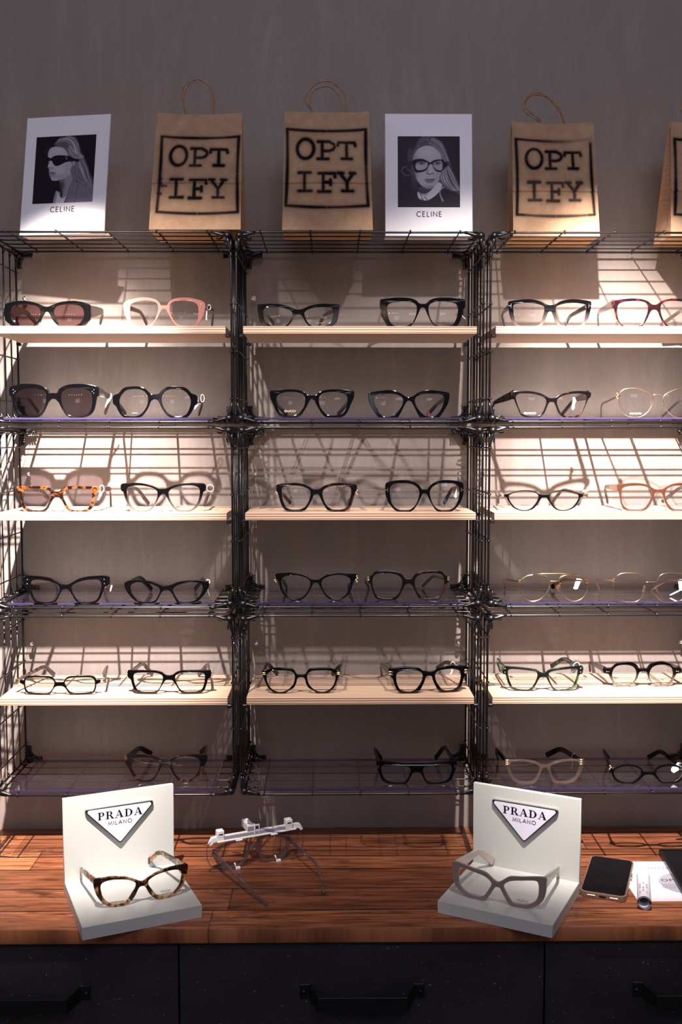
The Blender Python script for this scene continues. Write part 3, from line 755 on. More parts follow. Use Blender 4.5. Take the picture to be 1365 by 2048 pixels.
g(label='chunky black square glasses at the right end of the centre top plywood board', crop=(745, 570, 6.5), c=(655, 524), z=SURF[0], y=.028, xl=90, xr=1200, mat='black',
  outer=[(655,220),(700,212),(740,175),(800,150),(880,140),(1000,138),(1100,148),(1190,158),(1202,180),(1200,260),(1180,290),(1160,370),(1130,450),(1080,515),(900,524),(830,520),(770,460),(730,380),(695,300),(680,270),(655,262)],
  inner=[(725,260),(745,220),(800,190),(880,180),(980,185),(1070,205),(1110,240),(1112,320),(1095,400),(1060,470),(1000,505),(900,508),(820,490),(765,430),(735,350)],
  hinge=(1185,220), L=((112,350),(200,512)), R=((1180,350),(1090,512)), word=('dolce&gabbana',(920,460),(150,12),'ink',1))
g(label='black butterfly glasses with small silver T inlays, on the right top plywood board', crop=(995, 570, 6.5), c=(685, 526), z=SURF[0], y=.028, xl=135, xr=1215, mat='blackgrey', lens='bluelens', tmat='black',
  outer=[(685,238),(740,225),(800,192),(900,165),(1000,158),(1120,170),(1205,185),(1215,205),(1205,300),(1180,400),(1150,450),(1110,510),(1000,525),(860,526),(800,510),(760,450),(730,370),(710,325),(685,315)],
  inner=[(752,260),(790,235),(880,210),(1000,200),(1100,212),(1150,230),(1155,270),(1145,370),(1120,460),(1080,495),(1000,512),(880,510),(820,490),(785,430),(760,340)],
  hinge=(1205,240), L=((60,370),(92,512)), R=((950,400),(890,505)), emblem=(1192,240), tipmat='bluetip')
g(label='dark red tortoise glasses at the right edge of the right top plywood board', crop=(1185, 570, 7.583), c=(935, 628), z=SURF[0], y=.028, xl=298, xr=1572, mat='redtort', tmat='darktemple',
  outer=[(935,285),(890,275),(840,235),(760,205),(640,190),(500,195),(400,208),(320,220),(298,240),(310,300),(335,340),(355,420),(380,500),(420,570),(470,618),(560,628),(720,622),(790,560),(840,470),(870,400),(895,365),(935,355)],
  inner=[(845,330),(835,280),(790,240),(700,222),(580,222),(470,235),(400,265),(378,310),(375,380),(385,460),(420,550),(480,600),(580,615),(700,605),(760,560),(810,480),(838,400)],
  hinge=(310,265), L=((85,410),(95,612)), R=((1330,400),(1040,612)), th=(.016,.012,.006,.007), word=('PRADA',(1255,540),(125,16),'ink',1))
g(label='large black square sunglasses with three silver rivets and violet-grey lenses', crop=(15, 740, 6.5), c=(605, 582), z=SURF[1], y=.035, xl=36, xr=1192, mat='black', lens='sunlens2', sun=1, tmat='greybrown', front=.003,
  outer=[(605,262),(655,260),(680,215),(740,175),(830,150),(950,142),(1060,148),(1140,165),(1190,185),(1195,290),(1170,310),(1150,420),(1120,500),(1060,555),(960,582),(830,577),(770,545),(720,470),(680,390),(640,345),(605,335)],
  inner=[(695,330),(705,260),(740,220),(820,195),(930,190),(1030,205),(1095,240),(1115,300),(1110,420),(1080,500),(1020,550),(920,565),(820,555),(760,510),(715,430)],
  hinge=(1180,235), L=((270,360),(400,545)), R=((1345,350),(1270,565)), th=(.019,.013,.006,.007), rivets=[(1138,220),(1115,240),(1135,262)])
g(label='black octagonal glasses with gold hinge plates, beside the large black sunglasses', crop=(215, 745, 6.5), c=(620, 554), z=SURF[1], y=.035, xl=78, xr=1175, mat='black', goldhinge=1,
  outer=[(620,250),(670,245),(710,205),(760,168),(820,150),(900,148),(1010,160),(1060,190),(1100,235),(1170,265),(1180,300),(1175,370),(1140,400),(1110,460),(1070,520),(1020,552),(860,554),(800,535),(740,470),(700,400),(670,335),(640,315),(620,312)],
  inner=[(705,300),(720,250),(760,205),(820,182),(900,178),(990,190),(1040,225),(1090,290),(1095,370),(1070,450),(1030,515),(960,535),(870,535),(800,505),(745,440),(712,370)],
  hinge=(1165,320), L=((140,400),(235,535)), R=((1240,385),(1190,540)), plaque=('gold',.0,.3,.012), word=('CELINE',(350,490),(70,10),'paleink',0))
g(label='black square glasses with gold lens lettering, centre column above a wire joint', crop=(530, 750, 6.5), c=(615, 547), z=SURF[1], y=.035, xl=70, xr=1165, mat='black',
  outer=[(615,262),(670,250),(720,212),(800,188),(900,180),(1020,182),(1160,200),(1168,215),(1160,290),(1120,380),(1090,450),(1050,510),(960,547),(820,546),(760,510),(710,440),(670,370),(645,320),(615,305)],
  inner=[(700,300),(715,255),(760,225),(860,208),(960,212),(1040,235),(1080,270),(1085,330),(1070,410),(1040,480),(980,510),(900,520),(810,510),(755,460),(712,390)],
  hinge=(1155,250), L=((190,420),(290,515)), R=((1040,410),(950,510)), word=('GUCCI',(325,460),(145,28),'goldink',0))
g(label='black butterfly glasses with red temple tips, centre column on the upper acrylic sheet', crop=(720, 750, 6.5), c=(640, 548), z=SURF[1], y=.035, xl=107, xr=1155, mat='black', tipmat='red',
  outer=[(640,285),(690,270),(740,235),(820,200),(900,190),(1000,200),(1100,215),(1155,232),(1150,330),(1110,420),(1060,500),(1020,545),(900,548),(790,548),(755,500),(720,430),(690,370),(665,335),(640,325)],
  inner=[(710,310),(740,270),(800,245),(900,232),(1000,238),(1070,250),(1095,280),(1090,350),(1050,450),(1000,510),(940,540),(860,530),(800,490),(750,430),(718,370)],
  hinge=(1145,275), L=((180,400),(250,520)), R=((1000,385),(880,520)))
g(label='dark brown cat-eye glasses with gold lens lettering, in the right column', crop=(975, 750, 6.5), c=(835, 540), z=SURF[1], y=.035, xl=300, xr=1335, mat='darktort', tmat='darktort', yaw=.05,
  outer=[(835,290),(880,280),(930,248),(1000,220),(1100,200),(1200,195),(1335,210),(1335,270),(1310,290),(1280,360),(1250,430),(1220,500),(1150,535),(1050,540),(980,530),(930,480),(900,410),(870,345),(835,335)],
  inner=[(900,310),(930,275),(1000,245),(1100,225),(1220,225),(1280,245),(1290,290),(1260,390),(1230,460),(1190,505),(1100,522),(1010,520),(955,490),(920,420),(900,360)],
  hinge=(1320,240), L=((75,365),(70,520)), R=((1120,330),(970,520)), th=(.015,.012,.006,.007), word=('GUCCI',(560,482),(150,26),'goldink',0))
g(label='thin round gold wire glasses with lens lettering, right edge of the upper acrylic sheet', crop=(1195, 760, 8.03), c=(977, 592), z=SURF[1], y=.035, xl=345, xr=1609, mat='gold', wire=.00055, wirehalf=632, tmat='darktemple', goldhinge=1,
  outer=[(890,240),(350,300),(620,592)], inner=[(890,245),(900,330),(870,420),(800,520),(720,575),(620,592),(500,575),(420,520),(375,430),(350,320),(350,240),(380,180),(440,140),(540,125),(640,128),(760,170)],
  bridge=[(890,240),(915,230),(977,225)], pads=(855,395), hinge=(335,245), L=((65,385),(62,590)), R=((1300,350),(1050,590)), th=(.0035,.0035,.0045,.0045), tt=.0022, beads=(325,245), word=('GUCCI',(615,525),(180,28),'goldink',0))
g(label='orange tortoiseshell rectangular glasses, far left on the middle plywood board', crop=(25, 945, 6.5), c=(585, 502), z=SURF[2], y=.035, xl=65, xr=1130, mat='tort', tmat='darktemple',
  outer=[(585,238),(620,235),(660,195),(710,172),(850,168),(1000,170),(1125,178),(1130,235),(1090,270),(1070,370),(1050,440),(1000,490),(900,502),(760,500),(710,460),(670,390),(640,340),(610,315),(585,312)],
  inner=[(660,270),(680,230),(730,207),(850,200),(970,203),(1035,215),(1050,260),(1045,340),(1020,420),(980,465),(900,482),(790,480),(730,450),(690,380),(665,320)],
  hinge=(1115,210), L=((370,225),(490,375)), R=((1275,210),(1280,440)), th=(.010,.010,.009,.009), word=('PRADA',(880,417),(110,16),'ink',1))
g(label='black-to-grey cat-eye glasses with a round clear tag, left middle plywood board', crop=(230, 940, 6.5), c=(630, 537), z=SURF[2], y=.033, xl=97, xr=1187, mat='blackgrey', tmat='darktemple',
  outer=[(630,235),(690,230),(760,200),(850,175),(960,162),(1080,165),(1187,180),(1187,260),(1160,280),(1130,380),(1090,460),(1020,515),(920,537),(820,525),(760,480),(710,400),(670,330),(650,312),(630,308)],
  inner=[(698,290),(720,250),(790,215),(900,193),(1000,192),(1080,208),(1115,240),(1115,320),(1090,410),(1040,480),(970,520),(880,522),(810,500),(750,440),(710,360)],
  hinge=(1175,225), L=((290,240),(440,440)), R=((1235,250),(1165,470)), word=('DOLCE&GABBANA',(945,455),(200,20),'paleink',1))
g(label='dark tortoise rounded glasses, left on the centre middle plywood board', crop=(535, 935, 6.5), c=(640, 553), z=SURF[2], y=.028, xl=118, xr=1160, mat='darktort',
  outer=[(640,262),(690,248),(740,215),(820,188),(920,175),(1020,178),(1110,190),(1160,210),(1160,270),(1140,300),(1115,400),(1080,490),(1010,545),(880,552),(790,530),(740,470),(700,390),(670,330),(640,318)],
  inner=[(716,290),(740,255),(800,225),(900,208),(1000,210),(1070,225),(1092,260),(1090,340),(1070,430),(1030,500),(960,525),(870,525),(790,495),(745,430),(718,350)],
  hinge=(1150,250), L=((185,330),(300,460)), R=((1130,330),(1055,460)), beads=(1158,285))
g(label='oversized black square glasses with gold T inlays on the centre middle board', crop=(745, 930, 6.5), c=(680, 574), z=SURF[2], y=.026, xl=160, xr=1180, mat='black', lens='bluelens', tipmat='bluetip',
  outer=[(680,285),(715,280),(750,235),(810,190),(880,168),(1000,165),(1110,180),(1170,205),(1180,260),(1175,350),(1140,450),(1090,520),(1020,570),(880,574),(820,545),(770,470),(730,390),(705,340),(680,335)],
  inner=[(742,320),(760,270),(810,225),(880,203),(980,200),(1070,212),(1120,250),(1128,330),(1115,420),(1080,500),(1020,545),(940,560),(860,550),(800,500),(760,420)],
  hinge=(1170,290), L=((215,310),(240,480)), R=((1040,300),(935,495)), emblem=(1160,290), rivmat='rosegold')
g(label='small black oval glasses at the left of the right middle plywood board', crop=(980, 940, 6.5), c=(705, 495), z=SURF[2], y=.04, xl=190, xr=1210, mat='black', tmat='darktemple', hx=.0765,
  outer=[(705,285),(760,280),(820,245),(900,228),(1000,228),(1080,245),(1150,270),(1210,285),(1208,310),(1180,325),(1160,370),(1110,440),(1040,480),(950,495),(860,475),(800,420),(755,350),(735,325),(705,322)],
  inner=[(772,300),(800,265),(870,245),(960,238),(1060,250),(1130,275),(1160,300),(1150,350),(1110,415),(1050,465),(960,487),(880,470),(820,415),(785,360)],
  hinge=(1195,298), L=((75,255),(118,415)), R=((945,250),(815,420)), th=(.007,.006,.006,.007), goldhinge=1, word=('miumiu',(455,417),(105,18),'ink',0))
g(label='translucent brown square glasses with pale wide temples, right edge of the middle plywood board', crop=(1195, 945, 8.03), c=(977, 580), z=SURF[2], y=.035, xl=335, xr=1619, mat='browntrans', tmat='darktemple',
  outer=[(977,235),(920,228),(850,190),(770,150),(660,132),(520,132),(400,145),(335,155),(335,250),(355,290),(370,360),(385,450),(420,540),(500,575),(720,578),(800,540),(850,470),(890,370),(915,300),(940,278),(977,272)],
  inner=[(872,290),(860,240),(810,195),(720,168),(600,168),(470,180),(400,210),(385,260),(388,350),(400,440),(440,510),(520,550),(640,558),(740,540),(800,490),(850,410),(870,340)],
  hinge=(345,205), L=((115,225),(172,480)), R=((1330,240),(1045,470)), th=(.013,.010,.006,.006), plaque=('rosegold',.05,.7,.012), word=('PRADA',(1310,462),(120,16),'ink',1))
g(label='black cat-eye glasses with two silver rivets at each corner, lower left acrylic sheet', crop=(40, 1130, 6.5), c=(600, 500), z=SURF[3], xl=75, xr=1180, mat='black', tmat='darktemple', 
  outer=[(600,255),(650,245),(720,205),(800,170),(900,150),(1000,143),(1170,148),(1172,260),(1130,280),(1090,360),(1050,440),(1000,490),(900,500),(790,495),(730,460),(690,390),(650,330),(625,308),(600,305)],
  inner=[(675,290),(700,250),(780,215),(880,192),(980,185),(1050,195),(1078,230),(1075,300),(1050,380),(1010,460),(930,485),(820,485),(750,455),(705,390),(680,340)],
  hinge=(1165,205), L=((420,200),(485,345)), R=((1175,190),(1100,350)), th=(.013,.010,.008,.008), rivets=[(1115,188),(1118,244)])
g(label='black slanted oval glasses with a curled clear tag, beside the riveted cat-eye pair', crop=(235, 1130, 6.5), c=(640, 498), z=SURF[3], xl=108, xr=1195, mat='black',
  outer=[(640,270),(700,258),(780,225),(880,205),(1000,195),(1100,200),(1195,225),(1198,290),(1160,360),(1110,420),(1050,470),(980,495),(850,498),(790,487),(750,430),(710,360),(680,330),(640,322)],
  inner=[(722,310),(760,275),(840,240),(940,222),(1040,220),(1100,240),(1125,280),(1115,350),(1070,420),(1020,465),(940,485),(850,485),(790,460),(750,400),(725,345)],
  hinge=(1185,250), L=((300,160),(445,335)), R=((1110,185),(1010,330)), th=(.009,.009,.009,.009))
g(label='black cat-eye glasses with gold beads on the hinges, centre lower acrylic sheet', crop=(530, 1120, 6.5), c=(665, 523), z=SURF[3], xl=143, xr=1190, mat='black', beads=(1195,250),
  outer=[(665,245),(720,240),(780,205),(850,178),(950,163),(1060,168),(1190,185),(1188,230),(1160,270),(1135,350),(1100,430),(1040,490),(960,523),(850,510),(790,460),(745,390),(710,320),(690,300),(665,296)],
  inner=[(735,290),(750,250),(810,215),(900,192),(1000,192),(1080,215),(1120,250),(1115,320),(1085,410),(1040,470),(970,508),(880,505),(810,460),(765,400),(740,340)],
  hinge=(1180,215), L=((230,250),(285,375)), R=((1145,285),(1085,390)))
g(label='black squared round glasses with gold end pieces, right on the centre lower acrylic sheet', crop=(715, 1120, 6.5), c=(665, 518), z=SURF[3], xl=130, xr=1175, mat='darktort', tmat='darktemple',
  outer=[(665,240),(710,232),(745,190),(800,155),(880,140),(1000,138),(1090,150),(1130,195),(1175,225),(1178,290),(1150,310),(1130,380),(1105,460),(1060,505),(950,518),(840,518),(790,480),(750,400),(715,330),(690,308),(665,305)],
  inner=[(740,280),(755,230),(800,190),(880,168),(980,165),(1070,175),(1115,210),(1128,280),(1115,370),(1085,450),(1040,485),(950,500),(860,495),(800,450),(760,380)],
  hinge=(1165,250), L=((95,260),(150,400)), R=((985,205),(850,340)), th=(.006,.005,.005,.006), endcap=('gold',(1175,245),(.004,.008),2), word=('miumiu',(945,428),(100,12),'ink',1))
g(label='gold aviator wire glasses with a straight double bridge and black temple tips', crop=(990, 1120, 6.5), c=(772, 538), z=SURF[3], xl=300, xr=1200, mat='gold', wire=.00055, wirehalf=425, tmat='gold', tipmat='black', goldhinge=1,
  outer=[(833,270),(1197,270),(1060,530)], inner=[(833,270),(835,230),(870,205),(940,188),(1020,185),(1100,200),(1150,230),(1190,270),(1195,330),(1175,420),(1130,490),(1060,530),(980,525),(920,490),(870,430),(845,370)],
  bridge=[(833,270),(800,268),(772,268)], bar=[(1040,178),(900,170),(772,168)], pads=(845,380), hinge=(1210,275), L=((112,240),(135,365)), R=((900,250),(730,410)), th=(.0028,.0028,.006,.009), tt=.0018)
g(label='thin gold wire glasses with soft hexagonal lenses, right edge of the lower acrylic sheet', crop=(1180, 1125, 7.38), c=(905, 588), z=SURF[3], xl=358, xr=1452, mat='gold', wire=.00045, wirehalf=547, tmat='rosegold', goldhinge=1,
  outer=[(825,290),(358,350),(640,588)], inner=[(825,290),(820,380),(790,470),(740,550),(680,583),(600,588),(500,580),(430,555),(380,490),(358,400),(358,310),(380,230),(430,180),(500,158),(640,155),(740,170),(790,210)],
  bridge=[(820,290),(850,288),(905,288)], pads=(795,400), hinge=(360,270), L=((95,245),(150,430)), R=((1130,258),(905,430)), th=(.0028,.0028,.004,.004), tt=.0018)
g(label='thin black rectangular glasses, far left on the lowest plywood board', crop=(30, 1310, 6.5), c=(585, 518), z=SURF[4], xl=78, xr=1125, mat='black', tmat='darktemple', hx=.077,
  outer=[(585,352),(635,350),(660,310),(700,280),(780,272),(950,270),(1020,275),(1055,300),(1070,330),(1115,328),(1125,350),(1110,370),(1072,385),(1062,440),(1040,485),(1000,508),(850,518),(730,515),(690,470),(655,420),(620,402),(585,400)],
  inner=[(650,350),(680,310),(730,292),(850,288),(980,290),(1035,305),(1055,350),(1050,430),(1020,480),(950,495),(820,500),(740,495),(690,450),(658,390)],
  hinge=(1110,345), L=((385,140),(510,262)), R=((1205,140),(1150,258)), th=(.006,.006,.007,.009), goldhinge=1, word=('miumiu',(880,462),(110,18),'paleink',1))
g(label='chunky black square glasses with a metal hinge charm, lowest left plywood board', crop=(245, 1305, 6.5), c=(610, 540), z=SURF[4], xl=78, xr=1160, mat='black', tmat='darktemple',
  outer=[(610,295),(660,285),(710,250),(780,232),(900,228),(1150,232),(1160,250),(1155,320),(1120,350),(1100,420),(1070,490),(1010,535),(830,540),(770,520),(720,450),(680,385),(650,355),(610,350)],
  inner=[(688,310),(710,280),(780,258),(900,252),(1020,258),(1075,275),(1085,320),(1075,400),(1050,470),(1000,510),(900,515),(800,512),(750,480),(710,410),(690,350)],
  hinge=(1150,275), L=((265,130),(390,285)), R=((1120,140),(990,290)), beads=(1165,270), word=('miumiu',(935,455),(110,10),'ink',1))
g(label='black panto glasses with double gold bars at the hinges, lowest centre plywood board', crop=(505, 1300, 6.5), c=(635, 565), z=SURF[4], xl=122, xr=1160, mat='black',
  outer=[(635,312),(690,310),(720,265),(755,238),(850,228),(1000,230),(1060,250),(1110,275),(1155,280),(1160,310),(1130,345),(1110,400),(1080,470),(1030,530),(970,565),(850,560),(790,520),(732,485),(700,425),(690,380),(670,352),(635,348)],
  inner=[(712,330),(735,285),(790,262),(900,258),(1000,262),(1050,280),(1088,320),(1088,390),(1068,455),(1020,515),(950,548),(880,550),(810,522),(758,475),(725,420)],
  hinge=(1150,295), L=((190,165),(325,310)), R=((1170,175),(1040,315)), th=(.008,.007,.007,.008), endcap=('gold',(1128,303),(.009,.006),2), word=('DOLCE&GABBANA',(915,487),(200,18),'paleink',1))
g(label='heavy black keyhole-bridge glasses turned slightly left, lowest centre plywood board', crop=(745, 1300, 6.5), c=(735, 558), z=SURF[4], xl=190, xr=1230, mat='black', tmat='darktemple', yaw=.10, slope=-.035,
  outer=[(735,272),(690,268),(650,262),(610,235),(520,218),(400,218),(280,232),(195,245),(190,280),(200,330),(245,380),(270,460),(310,530),(360,562),(530,562),(600,530),(650,450),(680,380),(690,345),(710,328),(735,325)],
  inner=[(655,340),(640,290),(590,262),(500,252),(400,255),(310,285),(288,330),(290,410),(320,490),(360,530),(440,545),(530,535),(590,480),(635,410)],
  hinge=(210,300), L=((105,180),(125,315)), R=((960,150),(840,240)), th=(.014,.010,.007,.008), endcap=('rosegold',(215,305),(.008,.009),2), word=('GUCCI',(460,502),(140,18),'goldink',0))
g(label='green tortoise rectangular glasses with two rivets per corner, lowest right plywood board', crop=(980, 1295, 6.5), c=(690, 566), z=SURF[4], xl=155, xr=1195, mat='greentort', tmat='greentort',
  outer=[(690,325),(720,320),(770,285),(850,268),(950,255),(1100,243),(1195,243),(1195,335),(1160,350),(1140,420),(1110,500),(1070,545),(950,565),(840,566),(790,500),(750,420),(725,385),(690,380)],
  inner=[(755,350),(775,315),(850,295),(950,282),(1080,275),(1125,285),(1135,320),(1120,400),(1090,480),(1050,530),(950,548),(860,548),(810,500),(770,420)],
  hinge=(1185,280), L=((92,150),(140,290)), R=((970,140),(800,245)), th=(.010,.009,.008,.009), rivets=[(1168,270),(1168,318)])
g(label='round black glasses with a thick upper rim and gold rivets, lowest right plywood board', crop=(1165, 1300, 6.825), c=(825, 498), z=SURF[4], xl=290, xr=1360, mat='blackgrey', tmat='darktemple',
  outer=[(825,242),(770,245),(740,200),(690,170),(600,158),(510,168),(450,195),(400,240),(300,248),(295,310),(360,325),(385,370),(410,420),(450,470),(520,498),(620,498),(690,460),(740,400),(765,330),(780,295),(825,285)],
  inner=[(740,340),(727,268),(690,222),(630,200),(575,196),(520,200),(460,222),(422,268),(410,340),(422,400),(460,450),(520,480),(575,485),(630,480),(690,450),(727,400)],
  hinge=(310,275), L=((78,145),(85,258)), R=((1060,140),(870,225)), th=(.012,.009,.005,.006), rivets=[(340,290),(365,290)], rivmat='gold')
g(label='large dark brown rounded glasses on the lowest acrylic sheet behind the left display stand', crop=(235, 1475, 6.5), c=(630, 578), z=SURF[5], xl=110, xr=1180, mat='darktort', tmat='black',
  outer=[(630,300),(690,285),(750,245),(840,222),(960,215),(1080,218),(1180,230),(1185,300),(1150,370),(1110,440),(1060,520),(980,570),(880,578),(800,555),(740,480),(700,410),(670,365),(630,355)],
  inner=[(708,320),(730,285),(800,260),(900,245),(1000,250),(1070,275),(1095,320),(1085,400),(1050,480),(990,540),(900,562),(820,540),(760,480),(722,400)],
  hinge=(1165,275), L=((290,130),(440,210)), R=((1170,115),(1080,200)), th=(.013,.011,.009,.010), word=('PRADA',(910,500),(100,14),'ink',1))
g(label='black rectangular glasses with blue reflecting lenses, alone on the lowest centre acrylic sheet', crop=(730, 1475, 6.5), c=(675, 605), z=SURF[5], xl=145, xr=1190, mat='black', lens='bluelens',
  outer=[(675,325),(750,330),(850,330),(950,318),(1080,308),(1185,305),(1190,340),(1180,400),(1150,480),(1120,550),(1060,590),(940,605),(830,605),(780,560),(750,500),(720,455),(675,445)],
  inner=[(750,400),(790,370),(880,358),(1000,345),(1090,345),(1125,370),(1130,430),(1110,500),(1070,560),(980,590),(860,592),(800,560),(765,480)],
  hinge=(1178,350), L=((120,130),(215,280)), R=((1040,110),(920,270)), th=(.010,.009,.008,.009), emblem=(1175,375))
g(label='clear crystal cat-eye glasses with gold corners, behind the right display stand', crop=(980, 1475, 6.5), c=(715, 600), z=SURF[5], xl=185, xr=1215, mat='clearac', tmat='black', goldhinge=1,
  outer=[(715,350),(770,335),(830,305),(920,285),(1010,278),(1120,283),(1210,290),(1215,340),(1190,420),(1150,500),(1110,560),(1040,592),(900,600),(830,580),(790,500),(750,410),(735,385),(715,380)],
  inner=[(780,380),(810,345),(880,318),(980,300),(1080,300),(1140,315),(1160,350),(1140,430),(1110,500),(1070,545),(980,572),(880,565),(830,530),(795,450)],
  hinge=(1195,315), L=((75,145),(110,262)), R=((920,140),(740,230)), th=(.009,.009,.009,.010), endcap=('gold',(1185,320),(.009,.011),3))
g(label='small black oval glasses with gold hinge beads, right edge of the lowest acrylic sheet', crop=(1185, 1480, 7.583), c=(855, 660), z=SURF[5], xl=270, xr=1440, mat='black', beads=(275,430),
  outer=[(855,475),(780,470),(740,420),(660,378),(540,362),(440,375),(360,415),(320,440),(270,440),(268,490),(300,510),(320,570),(380,630),(480,658),(620,655),(700,610),(760,550),(800,520),(855,512)],
  inner=[(752,480),(720,430),(640,395),(530,385),(420,405),(350,440),(325,490),(340,550),(400,615),(490,645),(600,645),(670,600),(720,550)],
  hinge=(280,450), L=((162,145),(250,300)), R=((1040,160),(850,290)), th=(.008,.008,.008,.009))
STZ = CT+.0205
g(label='pale amber tortoise glasses resting on the left white display stand', crop=(150, 1690, 5.6875), c=(765, 652), z=STZ, xl=240, xr=1238, mat='amber', tmat='amber', yaw=math.radians(22), slope=-.2255, ymax=9,
  outer=[(765,418),(740,417),(690,400),(610,380),(520,378),(430,385),(330,410),(245,432),(238,470),(245,530),(265,600),(300,660),(350,712),(430,732),(520,722),(600,690),(650,640),(690,580),(720,510),(742,480),(765,470)],
  inner=[(700,455),(690,430),(610,405),(500,410),(400,430),(330,465),(310,510),(320,580),(340,640),(390,690),(460,700),(550,685),(610,640),(650,570),(690,500)],
  hinge=(250,470), L=((60,265),(70,365)), R=((960,70),(825,195)), th=(.012,.011,.007,.009), word=('PRADA',(1030,520),(100,26),'ink',1))
g(label='taupe oversized angular glasses resting on the right white display stand', crop=(900, 1680, 5.6875), c=(545, 719), z=STZ, xl=78, xr=1075, mat='taupe', tmat='taupelight', yaw=math.radians(-25), slope=.223, ymax=9,
  outer=[(545,465),(590,455),(640,425),(690,408),(800,418),(1000,430),(1065,450),(1072,520),(1065,620),(1040,700),(980,760),(870,785),(760,765),(680,730),(640,670),(600,590),(570,535),(545,522)],
  inner=[(608,510),(640,475),(700,455),(800,458),(950,468),(985,490),(995,560),(990,650),(960,710),(880,745),(770,735),(710,710),(670,650),(630,570)],
  hinge=(1062,520), L=((335,120),(490,240)), R=((1235,320),(1235,395)), th=(.021,.016,.010,.014), tt=.0045, word=('PRADA',(820,695),(108,22),'ink',1))
g(label='smoky clear glasses with a white measuring clip, lying on the worktop with temples forward', crop=(390, 1600, 4.55), c=(530, 590), z=CT, xl=205, xr=905, mat='crystal', tmat='crystal', yaw=math.radians(24), slope=-.257, near=1, ymax=9, len=(.118,.058), bz=.010,
  outer=[(530,385),(565,375),(580,345),(630,305),(700,290),(800,285),(870,300),(900,340),(880,380),(860,430),(830,490),(780,520),(700,545),(630,540),(590,500),(560,430),(545,415),(530,410)],
  inner=[(580,380),(600,340),(650,315),(730,310),(820,312),(850,350),(835,420),(800,485),(740,520),(660,528),(610,490),(585,430)],
  hinge=(885,325), L=((480,790),(655,1000)), R=((1120,590),(1178,850)), th=(.010,.007,.006,.007))
placed = {}
for i, q in enumerate(G):
    placed[i] = glasses(q)
# ------------------------------------------------------------------ price and security tags hanging on the temples
def px_tag(crop, y, label, strip=None, ring=None, disc=None, cord=None, material='whiteplastic', marks=True, cat='tag'):
    X0, Y0, S = crop; W = lambda p, yy=y: at_y(X0+p[0]/S, Y0+p[1]/S, yy)
    pts = strip or cord or disc or ring
    c0 = W(pts[0]) if isinstance(pts[0], (tuple, list)) else W(pts)
    root = thing('security_tag', label, cat, c0)
    if strip:
        lp = [W(p)-c0 for p in strip]
        curve_plate('label_flap', [[(p.x, p.z) for p in lp]], .0004, .0001, M[material], root, lambda x, yy, z: Vector((x, -z, yy)), res=0)
    if ring:
        x, yy_, rx, rz = ring; bm = bmesh.new(); P = []
        for i in range(14):
            a = 2*math.pi*i/14; q = W((x+rx*math.cos(a), yy_+rz*math.sin(a)))-c0; q.y += .0015*math.cos(a*2); P.append(q)
        tube(bm, P, .0007, 6, closed=True); mesh_obj('loop', bm, M[material], root)
    if cord:
        bm = bmesh.new(); P = [W(p)-c0 for p in cord]; q = catmull([(p.x, p.z) for p in P], 4, closed=False); tube(bm, [(a.x, 0, a.y) for a in q], .0006, 6); mesh_obj('string', bm, M[material], root)
    if disc:
        x, yy_, r_ = disc; q = W((x, yy_))-c0; R = r_/S*((W((x, yy_))-CAM).dot(FW))/FPX
        bm = bmesh.new(); cyl(bm, q, (0, 1, 0), R, .0035, 28); mesh_obj('clear_cap', bm, M['clearac'], root, smooth=40)
        bm = bmesh.new(); P = [(q.x+R*math.cos(a), -.001, q.z+R*math.sin(a)) for a in [2*math.pi*i/28 for i in range(28)]]; tube(bm, P, .0006, 6, closed=True); mesh_obj('rim', bm, M['whiteplastic'], root)
    return root
px_tag((745,570,6.5), .075, 'white string loop hanging off the chunky black glasses, centre top board', cord=[(1190,262),(1165,330),(1172,400),(1212,440)])
px_tag((15,740,6.5), .10, 'white folded tag at the temple end of the large black riveted sunglasses', strip=[(1350,300),(1358,345),(1335,400),(1300,440),(1275,490),(1268,480),(1298,390),(1335,360)])
px_tag((215,745,6.5), .075, 'white looped tag on the gold-hinged octagonal black glasses', strip=[(1160,392),(1215,402),(1165,440),(1130,487),(1138,440)], ring=(1236,335,24,48))
px_tag((975,750,6.5), .07, 'white paper tag on the temple of the brown gold-lettered cat-eye glasses', strip=[(1118,290),(1142,296),(1160,340),(1140,370),(1135,440),(1115,460),(1098,440),(1112,350)])
px_tag((25,945,6.5), .055, 'white looped tag on the orange tortoiseshell rectangular glasses', strip=[(1135,248),(1168,270),(1125,362),(1098,360)], ring=(1162,212,27,48))
px_tag((230,940,6.5), .05, 'round clear security tag on the black-to-grey cat-eye glasses', disc=(1240,236,44))
px_tag((745,930,6.5), .07, 'white label folded over the temple inside the oversized gold T pair', strip=[(1102,285),(1126,290),(1112,400),(1090,432),(1062,410),(1085,350)])
px_tag((535,935,6.5), .045, 'small wire loop with a pale tag on the dark rounded tortoise glasses', strip=[(1140,292),(1142,330),(1128,410),(1116,405),(1128,330)], ring=(1180,252,18,28), material='clearac')
px_tag((980,940,6.5), .055, 'bright white tag sticking out beside the small black oval glasses, right middle board', strip=[(1205,272),(1285,247),(1292,265),(1260,282),(1215,290)])
px_tag((40,1130,6.5), .05, 'narrow white tag below the right temple of the riveted cat-eye glasses', strip=[(1188,262),(1202,268),(1180,345),(1163,342)])
px_tag((235,1130,6.5), .045, 'small curled clear tag on the black slanted oval glasses', ring=(1176,216,26,26), cord=[(1190,240),(1178,330),(1200,400)])
px_tag((990,1120,6.5), .075, 'white paper tag seen through the right lens of the gold aviator glasses', strip=[(1068,240),(1125,250),(1150,270),(1115,285),(1080,372),(1050,383),(1024,368),(1036,330)])
